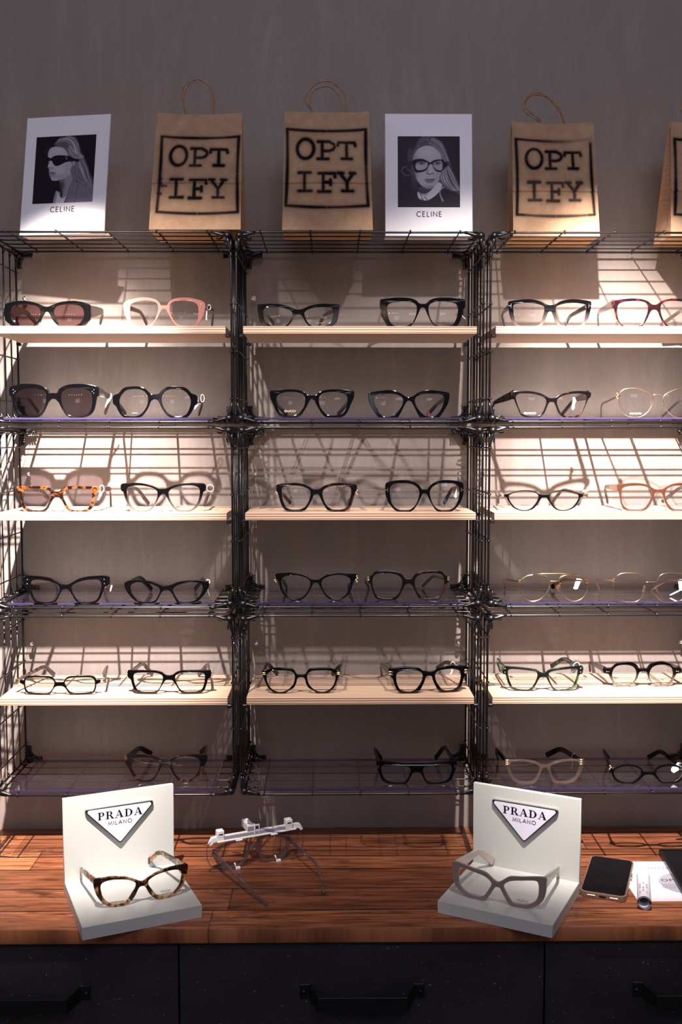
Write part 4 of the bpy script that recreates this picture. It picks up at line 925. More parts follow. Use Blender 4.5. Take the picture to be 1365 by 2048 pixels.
px_tag((1180,1125,7.38), .06, 'large white folded tag at the right edge, on the hexagonal gold wire glasses', strip=[(1305,250),(1362,248),(1375,300),(1375,400),(1335,420),(1200,485),(1183,476),(1325,405),(1315,320)])
px_tag((745,1300,6.5), .065, 'white loop and flap on the heavy black keyhole-bridge glasses', strip=[(1022,235),(1052,245),(1045,290),(1025,322),(1005,315),(1028,280)], cord=[(1020,235),(1022,175),(1055,155),(1085,190),(1120,200)])
px_tag((980,1295,6.5), .05, 'white looped tag on the green tortoise glasses', cord=[(1080,245),(1110,205),(1150,195),(1178,235)], strip=[(1085,290),(1120,292),(1060,335),(1035,345)])
px_tag((1165,1300,6.825), .055, 'pale clear tag behind the right lens of the round black glasses', cord=[(1175,215),(1205,230),(1225,280),(1218,340),(1200,380)], ring=(1150,270,28,26), material='clearac')
px_tag((1185,1480,7.583), .05, 'white folded tag at the right edge, on the lowest small oval glasses', strip=[(1262,385),(1302,340),(1352,352),(1300,400),(1322,452),(1240,500),(1200,470),(1205,425)])
px_tag((235,570,6.5), .075, 'narrow white tag hanging from the brown temple of the pink glasses', strip=[(1160,310),(1175,318),(1165,400),(1168,460),(1150,455),(1152,380)], ring=(1195,290,18,34))
px_tag((980,1475,6.5), .05, 'thin clear loop tag on the crystal glasses with gold corners', cord=[(1110,205),(1080,220),(1068,280),(1080,340),(1062,400)], material='clearac')

# ------------------------------------------------------------------ painting helpers (printed pictures and stencilled letters are pigment on a flat sheet)
def seg_dist(X, Y, a, b):
    ax, ay = a; bx_, by = b; dx, dy = bx_-ax, by-ay; t = np.clip(((X-ax)*dx+(Y-ay)*dy)/(dx*dx+dy*dy+1e-12), 0, 1)
    return np.hypot(X-ax-t*dx, Y-ay-t*dy)
def poly_mask(X, Y, P):
    ins = np.zeros(X.shape, bool); n = len(P)
    for i in range(n):
        x1, y1 = P[i]; x2, y2 = P[(i+1) % n]
        if y1 == y2: continue
        c = ((y1 > Y) != (y2 > Y)) & (X < (x2-x1)*(Y-y1)/(y2-y1)+x1); ins ^= c
    return ins.astype(float)
def poly_soft(X, Y, P, soft):
    P = [tuple(p) for p in catmull(P, 4)]
    m = poly_mask(X, Y, P); d = np.full(X.shape, 1e9)
    for i in range(len(P)): d = np.minimum(d, seg_dist(X, Y, P[i], P[(i+1) % len(P)]))
    return np.clip(.5 + np.where(m > .5, d, -d)/(2*soft), 0, 1)
def sheet_mesh(name, nx, nz, fpos, val, material, parent):
    """dense single sheet carrying the pigment value of its print"""
    me = bpy.data.meshes.new(name); V = []; 
    for j in range(nz+1):
        for i in range(nx+1): V.append(fpos(i/nx, j/nz))
    F = [(j*(nx+1)+i, j*(nx+1)+i+1, (j+1)*(nx+1)+i+1, (j+1)*(nx+1)+i) for j in range(nz) for i in range(nx)]
    me.from_pydata(V, [], F); me.shade_smooth(); a = me.attributes.new('print', 'FLOAT', 'POINT'); a.data.foreach_set('value', np.ascontiguousarray(val, dtype=np.float32).ravel())
    me.materials.append(material); o = bpy.data.objects.new(name, me); link(o, parent); return o

# ------------------------------------------------------------------ paper bags with stencilled letters
def stencil(U, V, box, rng, splat=False, fade=None, seed=0):
    x0, x1, y0, y1 = box; X = (U-x0)/(x1-x0); Y = (V-y0)/(y1-y0); asp = (y1-y0)*.205/((x1-x0)*.152)
    Yp = Y*asp; D = np.full(X.shape, 9.); segs = []
    def pl(pts, w=.020):
        for i in range(len(pts)-1): segs.append(((pts[i][0], pts[i][1]*asp), (pts[i+1][0], pts[i+1][1]*asp), w))
    # frame, broken in the middle of every side, slightly bowed
    bow = .018
    for sx in (0, 1):
        for (a, b) in ((0, .485), (.515, 1)): pl([(sx+(bow if sx == 0 else -bow)*math.sin(math.pi*t)*.6, t) for t in np.linspace(a, b, 5)], .019)
    for sy in (0, 1):
        for (a, b) in ((0, .485), (.515, 1)): pl([(t, sy-bow*1.4*math.sin(math.pi*t)) for t in np.linspace(a, b, 5)], .017)
    O = [(.235+.105*math.cos(a), .735+.13*math.sin(a)) for a in np.linspace(.08, math.pi-.08, 12)]; pl(O, .021)
    O = [(.235+.105*math.cos(a), .735+.13*math.sin(a)) for a in np.linspace(math.pi+.08, 2*math.pi-.08, 12)]; pl(O, .021)
    pl([(.395, .83), (.53, .83), (.585, .80), (.60, .775)]); pl([(.60, .755), (.575, .72), (.53, .705), (.455, .705)]); pl([(.445, .83), (.445, .775)]); pl([(.445, .75), (.445, .605)]); pl([(.39, .60), (.52, .60)])
    pl([(.64, .78), (.65, .82), (.85, .82), (.86, .78)]); pl([(.75, .82), (.75, .61)]); pl([(.69, .605), (.81, .605)])
    pl([(.155, .42), (.30, .42)]); pl([(.225, .42), (.225, .19)]); pl([(.155, .185), (.31, .185)])
    pl([(.40, .41), (.60, .41), (.60, .365)]); pl([(.455, .41), (.455, .18)]); pl([(.455, .295), (.545, .295)]); pl([(.545, .325), (.545, .265)]); pl([(.395, .175), (.54, .175)])
    pl([(.64, .415), (.70, .415)]); pl([(.79, .415), (.85, .415)]); pl([(.665, .41), (.75, .30), (.825, .41)]); pl([(.75, .30), (.75, .19)]); pl([(.69, .185), (.82, .185)])
    for a, b, w_ in segs: D = np.minimum(D, seg_dist(X, Yp, a, b)-w_+.02)
    nz = rng.normal(0, 1, X.shape); lowf = np.sin(X*9+seed)*np.cos(Y*7+seed*2)
    core = 1/(1+np.exp((D-.0215-.002*lowf)/.0035)); halo = .42*np.exp(-(np.maximum(D, 0)/.045)**2)*(.7+.3*lowf)
    val = np.clip(core*(1.0+.04*lowf)+halo*(1-core)+.02*nz*halo, 0, 1)
    if fade is not None: val = val*fade(X, Y)
    if splat:
        for (a, b, w_) in (((-.0, .41), (.03, .43), .022), ((.02, .345), (.10, .335), .014), ((.01, .35), (.03, .39), .02), ((0, .24), (.03, .235), .022), ((.03, .37), (.05, .33), .016)):
            d = seg_dist(X, Yp, (a[0], a[1]*asp), (b[0], b[1]*asp)); val = np.maximum(val, .95/(1+np.exp((d-w_)/.004)))
    return np.clip(val, 0, 1)
TOPZ = ROWS[0][0]+ROWS[0][1]+OFF+.0042
def paper_bag(x0, x1, yf, depth, yt, h, skew, box, loops, crop, label, seed=0, splat=False, fade=None):
    wd = x1-x0; xc = (x0+x1)/2; root = thing('paper_bag', label, 'bag', (xc, yf, TOPZ), 0, 'kraft paper bags')
    rng = np.random.RandomState(seed); nx, nz = 120, 160; U, V = np.meshgrid(np.linspace(0, 1, nx+1), np.linspace(0, 1, nz+1)); val = stencil(U, V, box, rng, splat, fade, seed)
    ty = yt-yf
    def front(u, w_):
        wl = wd*(1-.055*w_); x = (u-.5)*wl+skew*w_
        y = ty*w_**1.15 - .0035*math.sin(math.pi*u)*math.sin(math.pi*min(1, w_*1.1)) + .0012*math.sin(u*7+seed)*w_
        cr = w_-.375; y += .0016*math.exp(-(cr/.008)**2)-.0014*math.exp(-((cr-.02)/.01)**2)
        z = h*w_ - .004*w_**6*math.sin(u*math.pi)*(1 if seed % 2 else .6)
        return (x, y, z)
    fr = sheet_mesh('front_panel', nx, nz, front, val, M['kraft'], root)
    # back panel, side gussets, base, one folded sheet mesh
    bm = bmesh.new(); back = lambda u, w_: ((u-.5)*wd*(1-.055*w_)+skew*w_, depth+(ty+.012-depth)*w_**.9, h*w_-.003*w_**6)
    n = 24
    def strip(fa, fb, m_=1, mid=None):
        rows = []
        for j in range(n+1):
            w_ = j/n; a, b = Vector(fa(w_)), Vector(fb(w_)); r_ = [bm.verts.new(a)]
            if mid: r_.append(bm.verts.new(mid(w_, a, b)))
            else:
                for k in range(1, m_): r_.append(bm.verts.new(a+(b-a)*k/m_))
            r_.append(bm.verts.new(b)); rows.append(r_)
        for j in range(n):
            for k in range(len(rows[0])-1): bm.faces.new((rows[j][k], rows[j][k+1], rows[j+1][k+1], rows[j+1][k]))
    strip(lambda w_: back(0, w_), lambda w_: back(1, w_), 6)
    mesh_obj('back_panel', bm, M['kraft'], root); bm = bmesh.new()
    for u in (0, 1):
        strip(lambda w_: front(u, w_), lambda w_: back(u, w_), mid=lambda w_, a, b: (a+b)/2 + Vector(((.5-u)*2*(.004+.03*w_**1.5), 0, 0)))
    mesh_obj('side_gusset', bm, M['kraft'], root); bm = bmesh.new()
    f = [bm.verts.new(p) for p in (front(0, 0), front(1, 0), back(1, 0), back(0, 0))]; bm.faces.new(f)
    # folded flaps glued on the base
    for (a, b, c_, d_) in (((-.5, 0), (.5, 0), (.38, .45), (-.38, .45)), ((-.5, 1), (.5, 1), (.38, .55), (-.38, .55))):
        q = [bm.verts.new((x*wd, y*depth, -.0004)) for x, y in (a, b, c_, d_)]; bm.faces.new(q)
    mesh_obj('base', bm, M['kraft'], root)
    for i, lp in enumerate(loops):
        X0, Y0, S = crop; yy = yt+.002+i*.010; P = [at_y(X0+p[0]*S, Y0+p[1]*S, yy)-Vector((xc, yf, TOPZ)) for p in lp]
        q = catmull([(p.x, p.z) for p in P], 5, closed=False); bm = bmesh.new()
        c1 = []; c2 = []
        for k, a in enumerate(q):
            t = k*.9; c1.append((a.x+.0007*math.cos(t), P[0].y+.0007*math.sin(t), a.y)); c2.append((a.x-.0007*math.cos(t), P[0].y-.0007*math.sin(t), a.y))
        tube(bm, c1, .0010, 6); tube(bm, c2, .0010, 6); mesh_obj('cord_handle', bm, M['cord'], root)
L1a = [(1018,330),(1018,290),(1000,200),(985,165),(1010,110),(1080,75),(1140,110),(1170,190),(1165,290),(1165,330)]
L1b = [(1032,330),(1030,290),(1005,210),(1010,150),(1040,95),(1090,80),(1150,130),(1160,200),(1155,290),(1155,330)]
L2a = [(420,330),(412,285),(385,215),(390,160),(430,125),(490,120),(540,165),(555,220),(550,290),(550,330)]
L2b = [(425,330),(420,285),(380,230),(355,190),(375,145),(420,100),(490,90),(540,120),(575,170),(580,230),(570,285),(568,330)]
L3a = [(420,330),(405,285),(320,225),(290,185),(305,130),(350,92),(400,85),(470,120),(530,180),(560,240),(575,295),(575,330)]
L3b = [(425,330),(415,280),(340,215),(310,180),(320,125),(370,100),(440,110),(500,160),(550,230),(568,295),(570,330)]
paper_bag(-.3505, -.199, .000, .112, .052, .2045, .004, (.075, .965, .145, .79), (L1b, L1a), (0, 130, .3663), 'brown paper bag with spray-blotted stencil letters, between the sunglasses portrait and the centre bag', 1, True)
paper_bag(-.1305, .020, .003, .098, .050, .2065, -.001, (.035, .955, .20, .845), (L2a, L2b), (480, 130, .3663), 'brown paper bag left of the portrait sign with the woman in clear glasses', 2)
paper_bag(.2620, .4105, .052, .094, .082, .2000, -.0035, (.045, .95, .185, .845), (L3a, L3b), (960, 160, .2967), 'brown paper bag with faded lower stencil letters, right of both portrait signs', 3,
          fade=lambda X, Y: np.where((Y < .45) & (X > .1) & (X < .92), .90, 1.)*np.clip(1-.75*np.clip((X-.3)/.6, 0, 1)*np.clip((Y-.93)/.05, 0, 1), 0, 1))
paper_bag(.5310, .6800, .048, .096, .082, .2000, .002, (.045, .95, .185, .845), ([(p[0]+1065, p[1]) for p in L3a], [(p[0]+1065, p[1]) for p in L3b]), (960, 160, .2967), 'brown paper bag cut off by the right edge of the picture', 4)

# ------------------------------------------------------------------ portrait signs
def paint(corners, nx, nz, ops, bg, seed):
    TL, TR, BR, BL = corners; u, v = np.meshgrid(np.linspace(0, 1, nx+1), np.linspace(1, 0, nz+1))
    X = (1-v)*((1-u)*TL[0]+u*TR[0])+v*((1-u)*BL[0]+u*BR[0]); Y = (1-v)*((1-u)*TL[1]+u*TR[1])+v*((1-u)*BL[1]+u*BR[1])
    # row 0 of the sheet is its bottom edge (v = 1)
    I = np.full(X.shape, bg); rng = np.random.RandomState(seed)
    for op in ops:
        if op[0] == 'p': m = poly_soft(X, Y, op[1], op[3]); I = I*(1-m)+op[2]*m
        elif op[0] == 's':      # soft stroke
            P = [tuple(p) for p in catmull(op[1], 5, closed=False)]; d = np.full(X.shape, 1e9)
            for i in range(len(P)-1): d = np.minimum(d, seg_dist(X, Y, P[i], P[i+1]))
            m = np.exp(-(d/op[3])**2)*(op[4] if len(op) > 4 else 1); I = I*(1-m)+op[2]*m
        elif op[0] == 'h':      # a lock of strands between two guide lines
            A, B, n, lo, hi, w_ = op[1:]
            for k in range(n):
                t = rng.rand(); P = [(a[0]*(1-t)+b[0]*t+rng.normal(0, 6), a[1]*(1-t)+b[1]*t+rng.normal(0, 6)) for a, b in zip(A, B)]; P = [tuple(p) for p in catmull(P, 4, closed=False)]
                d = np.full(X.shape, 1e9)
                for i in range(len(P)-1): d = np.minimum(d, seg_dist(X, Y, P[i], P[i+1]))
                m = np.exp(-(d/w_)**2)*.75; I = I*(1-m)+(lo+(hi-lo)*rng.rand())*m
        elif op[0] == 'n': m = poly_soft(X, Y, op[1], 6); I = I+m*rng.normal(0, op[2], X.shape)
        elif op[0] == 'g':      # soft elliptical tone
            cx, cy, rx, ry, val, al = op[1:]; m = np.exp(-(((X-cx)/rx)**2+((Y-cy)/ry)**2))*al; I = I*(1-m)+val*m
    return np.clip(I, 0, 1)
OPS1 = [('p', [(440,320),(560,225),(700,192),(820,205),(890,330),(930,480),(1000,600),(1060,760),(1100,880),(1150,980),(1150,1130),(1040,1090),(880,1020),(780,980),(740,820),(700,640),(640,420),(480,350)], .22, 16),
  ('p', [(560,960),(640,900),(760,840),(790,980),(725,1130),(685,1270),(600,1295),(605,1180),(570,1080)], .52, 9), ('g', 590, 1060, 50, 110, .05, .9),
  ('p', [(330,560),(335,470),(380,390),(480,365),(620,400),(690,500),(740,640),(780,700),(770,800),(710,890),(600,950),(480,980),(405,968),(380,905),(372,885),(358,862),(362,842),(350,812),(362,792),(345,758),(330,722),(352,650),(335,600)], .66, 5),
  ('g', 700, 760, 90, 120, .55, .5), ('g', 560, 900, 120, 45, .46, .5), ('g', 500, 450, 120, 60, .74, .4), ('g', 560, 800, 70, 70, .72, .4), ('g', 360, 690, 16, 26, .85, .6),
  ('s', [(352,742),(385,752),(420,752)], .22, 9, .7), ('s', [(362,795),(380,815),(372,830)], .45, 10, .6),
  ('p', [(358,838),(410,822),(440,830),(490,842),(430,852),(380,850)], .20, 5), ('p', [(362,858),(430,854),(475,850),(440,884),(390,890)], .50, 5), ('s', [(380,905),(430,898),(470,890)], .40, 9, .5),
  ('p', [(240,560),(330,548),(380,575),(440,535),(560,522),(700,538),(850,560),(900,640),(760,636),(650,652),(570,690),(500,716),(445,695),(412,640),(390,615),(350,625),(300,590)], .01, 4), ('s', [(655,560),(672,580),(660,600)], .6, 7, .8),
  ('p', [(775,640),(822,640),(838,690),(800,735),(780,700)], .55, 6), ('s', [(780,715),(800,735),(830,700)], .1, 6, .7),
  ('h', [(470,300),(620,270),(720,360),(760,480),(960,560)], [(560,215),(760,200),(870,330),(900,470),(960,550)], 46, .02, .9, 7),
  ('h', [(690,430),(720,520),(800,580),(950,585)], [(720,350),(820,480),(900,545),(975,545)], 18, .25, .80, 6),
  ('h', [(780,760),(800,860),(860,950),(1000,1050)], [(960,600),(1050,760),(1080,900),(1150,1110)], 60, .01, .9, 7), ('h', [(760,740),(745,820),(790,900),(800,970)], [(840,720),(820,820),(880,900),(900,980)], 16, .12, .6, 6),
  ('p', [(475,1385),(505,1170),(560,1210),(600,1290),(685,1262),(650,1380)], .74, 5), ('p', [(530,1120),(600,1180),(590,1285),(545,1215)], .04, 5), ('p', [(435,1385),(485,1160),(510,1165),(470,1385)], .5, 5), ('s', [(600,1180),(595,1285)], .05, 9, .9), ('s', [(560,1190),(548,1250)], .7, 9, .8),
  ('p', [(775,1000),(870,1015),(1000,1065),(1170,1160),(1170,1400),(640,1400),(690,1240)], .36, 5), ('n', [(775,1000),(870,1015),(1000,1065),(1170,1160),(1170,1400),(640,1400),(690,1240)], .07), ('s', [(900,1060),(850,1200),(835,1370)], .16, 7, .7), ('s', [(775,1000),(700,1220),(650,1370)], .15, 6, .7)]
OPS2 = [('p', [(490,210),(620,150),(760,160),(880,260),(950,380),(1020,560),(1080,760),(1180,960),(1200,1110),(1050,1065),(900,1000),(850,860),(880,600),(850,400),(700,300),(520,320),(480,400),(380,520),(330,470),(420,380)], .17, 16),
  ('p', [(500,1010),(720,1000),(700,1070),(600,1100),(520,1095)], .12, 8),
  ('p', [(392,570),(430,430),(500,345),(620,300),(740,320),(835,400),(885,500),(890,700),(860,850),(800,950),(740,1010),(660,1032),(580,1000),(500,930),(450,840),(432,760)], .70, 8),
  ('g', 425, 700, 55, 260, .30, .55), ('g', 640, 420, 150, 90, .82, .5), ('g', 560, 820, 80, 70, .78, .3), ('g', 820, 820, 50, 110, .55, .4), ('g', 680, 1010, 130, 30, .38, .5),
  ('p', [(378,570),(440,532),(560,525),(640,560),(690,585),(750,550),(860,535),(960,560),(985,620),(940,700),(880,748),(800,738),(760,700),(722,622),(690,612),(660,655),(612,722),(520,752),(440,748),(418,700),(398,640)], .015, 5),
  ('p', [(450,605),(500,572),(600,575),(650,602),(632,668),(572,708),(475,710),(442,665)], .66, 4), ('p', [(738,602),(780,572),(884,566),(888,716),(805,710),(758,668)], .64, 4),
  ('g', 545, 600, 52, 20, .10, .85), ('g', 545, 598, 16, 13, .01, 1), ('g', 812, 604, 44, 20, .10, .85), ('g', 812, 602, 15, 13, .01, 1), ('s', [(490,585),(545,570),(610,590)], .08, 7, .7), ('s', [(765,588),(812,573),(870,590)], .08, 7, .7),
  ('s', [(650,690),(632,740),(640,775)], .35, 10, .6), ('s', [(640,778),(665,772),(690,790),(720,772),(748,774)], .10, 8, .8), ('g', 700, 740, 22, 40, .85, .5),
  ('p', [(590,875),(650,862),(690,868),(730,860),(782,866),(735,885),(680,882)], .18, 5), ('p', [(605,885),(680,884),(770,872),(730,922),(670,930),(625,915)], .42, 6),
  ('p', [(832,918),(892,965),(862,1050),(780,1145),(650,1222),(560,1218),(492,1180),(476,1075),(530,1105),(640,1102),(745,1010)], .84, 5), ('s', [(500,1070),(540,1140),(560,1215)], .2, 7, .7), ('s', [(530,1120),(590,1130),(640,1120)], .3, 10, .6), ('s', [(590,1160),(620,1190),(640,1220)], .1, 7, .8), ('s', [(545,1190),(580,1220)], .15, 7, .7),
  ('h', [(490,330),(500,250),(600,200),(680,270)], [(520,180),(620,150),(700,160),(760,260)], 26, .05, .55, 6), ('h', [(680,260),(800,330),(880,450),(940,560)], [(740,170),(870,250),(950,380),(1020,560)], 34, .01, .8, 7),
  ('h', [(880,760),(850,860),(900,960),(1040,1040)], [(1000,640),(1080,800),(1130,920),(1195,1060)], 46, .01, .95, 7), ('h', [(930,1000),(870,1060),(860,1140),(900,1230)], [(910,1000),(850,1070),(870,1160),(915,1235)], 6, .5, .85, 6),
  ('s', [(300,650),(225,680),(220,760),(280,800),(340,800)], .38, 8, .7), ('s', [(300,700),(350,720),(400,790)], .3, 9, .7), ('h', [(330,360),(320,460),(330,560)], [(400,350),(360,460),(390,540)], 8, .05, .2, 7)]
def portrait_sign(xc, y0, yaw, tilt, W_, H_, pic, corners, ops, bg, seed, txt, label):
    root = thing('portrait_sign', label, 'sign', (xc, y0, TOPZ), yaw, 'white portrait signs')
    T = Matrix.Rotation(-tilt, 4, 'X')
    bm = bmesh.new(); bx(bm, -W_/2, W_/2, 0, .0035, 0, H_, .0005); b = mesh_obj('board', bm, M['white'], root, smooth=40); b.matrix_local = T
    bm = bmesh.new(); bx(bm, -W_/2, W_/2, .0, .046, .0, .0022); mesh_obj('foot', bm, M['white'], root)
    bm = bmesh.new(); q = [bm.verts.new(p) for p in ((-W_*.3, .045, .002), (W_*.3, .045, .002), (W_*.3, .004+math.sin(tilt)*H_*.45, H_*.43), (-W_*.3, .004+math.sin(tilt)*H_*.45, H_*.43))]
    f = bm.faces.new(q); r = bmesh.ops.extrude_face_region(bm, geom=[f]); bmesh.ops.translate(bm, vec=(0, .0015, 0), verts=[v for v in r['geom'] if isinstance(v, bmesh.types.BMVert)]); bmesh.ops.recalc_face_normals(bm, faces=bm.faces); mesh_obj('strut', bm, M['white'], root)
    u0, u1, w0, w1 = pic; val = paint(corners, 150, 168, ops, bg, seed)
    ph = sheet_mesh('photo_print', 150, 168, lambda u, w_: ((u0+(u1-u0)*u-.5)*W_, -.0001, (w0+(w1-w0)*w_)*H_), val, M['print'], b)
    stroke_word('lettering', 'CELINE', .0092, .0440, .00125, M['ink'], b, upright((txt[0]-.5)*W_, -.0001, txt[1]*H_), gap=.16)
portrait_sign(-.5055, .041, math.radians(-10), math.radians(11), .1515, .2105, (.130, .845, .262, .830), ((120,190),(1200,158),(1150,1365),(58,1388)), OPS1, .015, 3, (.495, .187), 'white sign with a portrait of a woman in dark sunglasses, far left')
portrait_sign(.1185, .058, 0, math.radians(6), .1500, .2130, (.145, .857, .238, .816), ((140,140),(1190,150),(1195,1345),(145,1335)), OPS2, .045, 5, (.505, .161), 'white sign with a portrait of a woman in clear glasses, beside the centre bag')

# ------------------------------------------------------------------ white display stands
def tri(hw, h, r, grow=0.):
    P = [Vector((-hw, 0)), Vector((hw, 0)), Vector((0, -h))]; out = []
    for i in range(3):
        p, a, b = P[i], (P[i-1]-P[i]).normalized(), (P[(i+1) % 3]-P[i]).normalized(); half = math.acos(a.dot(b))/2
        c = p + (a+b).normalized()*(r/math.sin(half)); s = c - a.orthogonal().normalized()*0
        pa = p + a*(r/math.tan(half)); pb = p + b*(r/math.tan(half)); va, vb = (pa-c), (pb-c); ang = va.angle_signed(vb)
        for k in range(9):
            t = k/8; v = Matrix.Rotation(-ang*t, 2) @ va; out.append(c+v*(1+grow/r))
    return out
def display_stand(x, y, yaw, label, Dp):
    root = thing('display_stand', label, 'display stand', (x, y, CT), yaw, 'white L-shaped display stands')
    Wd, t, H = .185, .0205, .1600
    bm = bmesh.new(); bx(bm, 0, Wd, 0, Dp, 0, t, .0007); mesh_obj('base', bm, M['display'], root, smooth=40)
    bm = bmesh.new(); bx(bm, 0, Wd, Dp, Dp+.0070, 0, H, .0009); p = mesh_obj('back_panel', bm, M['display'], root, smooth=40)
    ox, oz = Wd*.497, H-.0215
    fl = lambda d: (lambda a, b, z: Vector((ox+a, Dp-d-z, oz+b)))
    curve_plate('metal_rim', [tri(.0615, .0655, .0035, .0)], .0022, .0006, M['logometal'], p, fl(.0022))
    curve_plate('black_rim', [[(q.x, q.y) for q in [Vector((v.x*.985, -.0008+v.y*.985)) for v in tri(.0615, .0655, .0035)]]], .0006, .0003, M['logoblack'], p, fl(.0049))
    pl = curve_plate('white_plate', [[(v.x*.925, -.0023+v.y*.925) for v in tri(.0615, .0655, .0032)]], .0004, .0002, M['logowhite'], p, fl(.0056))
    serif_word('lettering', 'PRADA', .0128, .0750, M['ink'], p, upright(ox+.0006, Dp-.0061, oz-.0205), .0002)
    stroke_word('lettering', 'MILANO', .0068, .0400, .0010, M['ink'], p, upright(ox, Dp-.0061, oz-.0320), gap=.22)
    return root
display_stand(-.4234, -.2408, math.radians(23.0), 'off-white display stand at the left, holding the amber tortoise glasses', .172)
display_stand(.1172, -.1570, math.radians(-27.4), 'off-white display stand at the right, holding the taupe angular glasses', .166)

# ------------------------------------------------------------------ measuring clip on the smoky clear glasses
clip = thing('measuring_clip', 'white plastic measuring clip with grey bar clamped on the smoky clear glasses', 'measuring tool', placed[len(G)-1][1], math.radians(24))
kk = (placed[len(G)-1][1]-CAM).dot(FW)/FPX/4.55
def cl(px_, py_, y=0.): return Vector(((px_-530)*kk/math.cos(math.radians(24)), y, (590-.257*(px_-530)-py_)*kk))
A, B = cl(215, 348), cl(905, 222); zb0 = .5*(A.z+B.z)
bm = bmesh.new(); bx(bm, A.x, B.x, -.0075, .0005, zb0-.0042, zb0-.0024, .0003); bx(bm, A.x, B.x, -.002, .0005, zb0-.0024, zb0+.0036, .0003); bx(bm, A.x, B.x, -.0025, .004, zb0+.0030, zb0+.0046, .0003)
mesh_obj('bar', bm, M['whiteplastic'], clip, smooth=40)
bm = bmesh.new(); bx(bm, A.x+.002, B.x-.004, -.0032, -.0018, zb0-.0022, zb0+.0028, .0002); mesh_obj('grey_insert', bm, M['greyinsert'], clip)
for pxx in (245, 845):
    q = cl(pxx, 300); bm = bmesh.new(); bx(bm, q.x-.0062, q.x+.0062, -.006, .006, zb0+.0035, zb0+.0155, .0008); bx(bm, q.x-.0062, q.x+.0062, -.0058, -.002, zb0-.0035, zb0+.004, .0005)
    o = mesh_obj('sight_block', bm, M['whiteplastic'], clip, smooth=40)
    bm = bmesh.new(); bx(bm, q.x-.0036, q.x+.0036, -.0064, -.0058, zb0+.0085, zb0+.0103); mesh_obj('sight_slot', bm, M['ink'], o)
q = cl(520, 0); bm = bmesh.new()
bx(bm, q.x-.0085, q.x+.0035, -.002, .030, zb0+.0035, zb0+.0165, .0008); bx(bm, q.x+.0035, q.x+.0048, -.0065, .002, zb0-.002, zb0+.0175, .0004); bx(bm, q.x+.0035, q.x+.0125, -.0065, -.0055, zb0+.0145, zb0+.0172, .0003); bx(bm, q.x+.0113, q.x+.0125, -.0065, -.0050, zb0-.001, zb0+.016, .0003)
o = mesh_obj('centre_block', bm, M['whiteplastic'], clip, smooth=40)
bm = bmesh.new(); bx(bm, q.x-.0080, q.x-.0074+.012, -.0024, -.0019, zb0+.005, zb0+.013); mesh_obj('centre_window', bm, M['greyinsert'], o)
for s, (pxx, e) in ((-1, (215, A)), (1, (905, B))):
    bm = bmesh.new(); v = []
    P = [(e.x, zb0+.0048), (e.x+s*.009, zb0+.0038), (e.x+s*.0145, zb0-.0065), (e.x+s*.0105, zb0-.0085), (e.x+s*.006, zb0-.0035), (e.x, zb0-.003)]
    a = [bm.verts.new((x, -.004, z)) for x, z in P]; b = [bm.verts.new((x, .004, z)) for x, z in P]; bm.faces.new(a); bm.faces.new(b[::-1])
    for i in range(6): bm.faces.new((a[i], a[(i+1) % 6], b[(i+1) % 6], b[i]))
    bmesh.ops.recalc_face_normals(bm, faces=bm.faces); mesh_obj('end_cap', bm, M['whiteplastic'], clip)
for (p1, p2) in (((398, 352), (408, 400)), ((705, 282), (703, 330))):
    q = cl(*p1); bm = bmesh.new(); bx(bm, q.x-.0065, q.x+.0065, -.010, -.002, zb0-.0062, zb0-.0042, .0008); tube(bm, [(q.x+.001, -.006, zb0-.005), (q.x+.001, -.006, zb0-.014)], .0009, 6); mesh_obj('upper_clamp', bm, M['whiteplastic'], clip)
for p1 in ((735, 565), (378, 655)):
    q = cl(*p1); z = .0035; bm = bmesh.new(); bx(bm, q.x-.0022, q.x+.0062, -.0085, -.0045, z-.0032, z+.0012, .0006); tube(bm, [(q.x-.001, -.006, z), (q.x-.004, -.006, z+.009)], .0012, 6); mesh_obj('lower_clamp', bm, M['whiteplastic'], clip)
for P in ([(160,395),(135,440),(126,500),(132,560),(165,620),(240,650),(330,640),(385,625)], [(945,250),(968,300),(965,370),(930,450),(870,530),(790,565),(735,555)]):
    w_ = [cl(*p) for p in P]; qq = catmull([(p.x, p.z) for p in w_], 4, closed=False); bm = bmesh.new(); tube(bm, [(a.x, -.0035, max(a.y, .0012)) for a in qq], .0010, 6); mesh_obj('spring_wire', bm, M['crystal'], clip)

# ------------------------------------------------------------------ phone, card, receipt roll, tablet
ph = thing('smartphone', 'black smartphone in a clear brown case lying on the worktop', 'phone', (.4185, -.043, CT), math.radians(-21.4))
def rr_box(name, w_, l_, z0, z1, r, bev, m, parent, y0=0, x0=0):
    o = curve_plate(name, [[(x+x0, y+y0) for x, y in rrect(-w_/2, w_/2, -l_/2, l_/2, r, 8)]], (z1-z0)/2, bev, m, parent, lambda x, y, z: Vector((x, y, (z0+z1)/2+z))); return o
body = rr_box('case', .0745, .1535, 0, .0100, .011, .0014, M['phonecase'], ph)
scr = rr_box('screen', .0690, .1480, .0085, .01025, .009, .0003, M['phoneglass'], ph)
for yy, l_ in ((.030, .010), (.014, .010)):
    bm = bmesh.new(); bx(bm, -.0382, -.0370, yy-l_/2, yy+l_/2, .0035, .0065, .0004); mesh_obj('side_button', bm, M['silver'], body)
bm = bmesh.new(); bx(bm, .0370, .0384, .010, .028, .0032, .0068, .0004); mesh_obj('side_button', bm, M['rosegold'], body)
bm = bmesh.new(); bx(bm, -.0055, .0055, -.0775, -.0762, .0035, .0065, .0006); mesh_obj('charging_port', bm, M['ink'], body)
for xx in (-.018, .018):
    bm = bmesh.new(); bx(bm, xx-.0065, xx+.0065, -.0774, -.0763, .0040, .0060, .0004); mesh_obj('speaker_slot', bm, M['rosegold'], body)
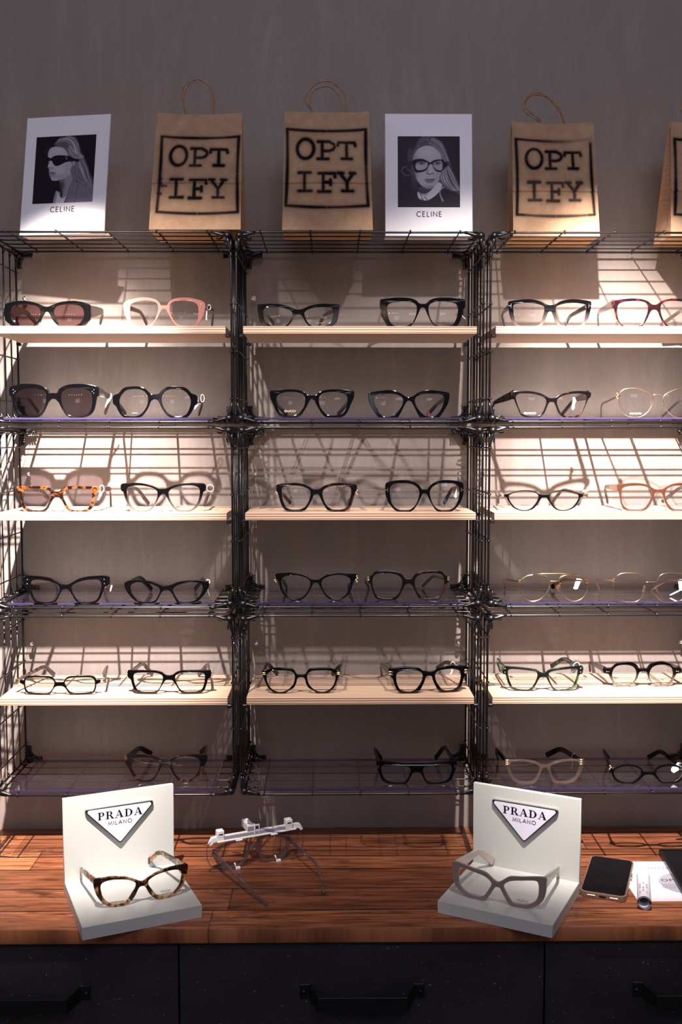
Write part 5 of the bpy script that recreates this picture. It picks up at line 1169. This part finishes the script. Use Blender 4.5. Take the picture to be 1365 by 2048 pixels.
card = thing('info_card', 'white printed card with grey circles, lying partly under the tablet', 'card', (.525, -.0438, CT+.0002))
bm = bmesh.new(); bx(bm, -.0778, .0778, -.0775, .0775, 0, .0004); mesh_obj('sheet', bm, M['cardwhite'], card)
flat = lambda x, y, z=.00045, rz=0: Matrix.Translation((x, y, z)) @ Matrix.Rotation(rz, 4, 'Z')
for (cx_, cy_, r_) in ((.018, -.012, .040), (.062, -.052, .030)):
    bm = bmesh.new(); R = bmesh.ops.create_circle(bm, cap_ends=True, segments=48, radius=r_)
    for v in bm.verts: v.co = Vector((min(v.co.x+cx_, .0775), max(v.co.y+cy_, -.077), .00046))
    mesh_obj('printed_circle', bm, M['circleink'], card)
text_obj('lettering', 'or™ Experts as', .0085, .068, M['ink'], card, flat(-.012, .045, .0005), .00002, 1.1)
text_obj('lettering', 'a few', .0035, .012, M['greyink'], card, flat(.010, .022, .0005), .00002)
text_obj('lettering', 'OPTIFY', .0095, .054, M['ink'], card, flat(.012, -.004, .0005), .00002, 1.15)
for i_, (t_, w_) in enumerate((('barista talks and', .044), ('Expert tasting notes', .050), ('registration questionnaire.', .058))):
    text_obj('lettering', t_, .0032, w_, M['greyink'], card, flat(.004, -.018-.0062*i_, .0005), .00002)
for yy in (.066, -.030+.0, -.0705):
    bm = bmesh.new(); bx(bm, -.074, .074, yy, yy+.0004, .0004, .00048); mesh_obj('rule', bm, M['circleink'], card)
bm = bmesh.new(); P = []; n = 60
for i in range(n+1):
    t = i/n; a = -math.pi/2 + t*2*math.pi*2.3; r_ = .0118-.0042*t; P.append((r_*math.cos(a), r_*math.sin(a)+.0119))
rows = [[bm.verts.new((x, yy, z)) for x, z in P] for yy in (-.050, 0, .050)]
for j in range(2):
    for i in range(n): bm.faces.new((rows[j][i], rows[j][i+1], rows[j+1][i+1], rows[j+1][i]))
for f in bm.faces: f.smooth = True
roll = thing('rolled_receipt', 'small rolled-up white receipt standing out in front of the card', 'paper roll', (.4605, -.1045, CT+.0008), math.radians(-16))
ro = mesh_obj('paper', bm, M['cardwhite'], roll)
for i_ in range(9):
    a = math.radians(62+ (i_ % 3)*26); yy = -.034+.010*(i_//3)*1.4+.004*(i_ % 2)
    text_obj('receipt_print', ['1:3', 'SUM', '102', 'x2', '18', 'EUR', '0.3', '11', 'No'][i_], .0028, .0055, M['greyink'], ro, Matrix.Translation((.01195*math.cos(a), yy, .0119+.01195*math.sin(a))) @ Matrix.Rotation(math.pi/2-a, 4, 'Y') @ Matrix.Rotation(math.pi/2, 4, 'Z'), .00002)
tb = thing('tablet', 'black tablet lying over the card at the right edge', 'tablet', (.5405, .0722, CT+.0012), math.radians(-4.9))
rr_box('body', .19, .26, 0, .0075, .010, .001, M['tablet'], tb, y0=-.130, x0=.095)
rr_box('screen', .180, .250, .0070, .0078, .006, .0002, M['phoneglass'], tb, y0=-.130, x0=.095)
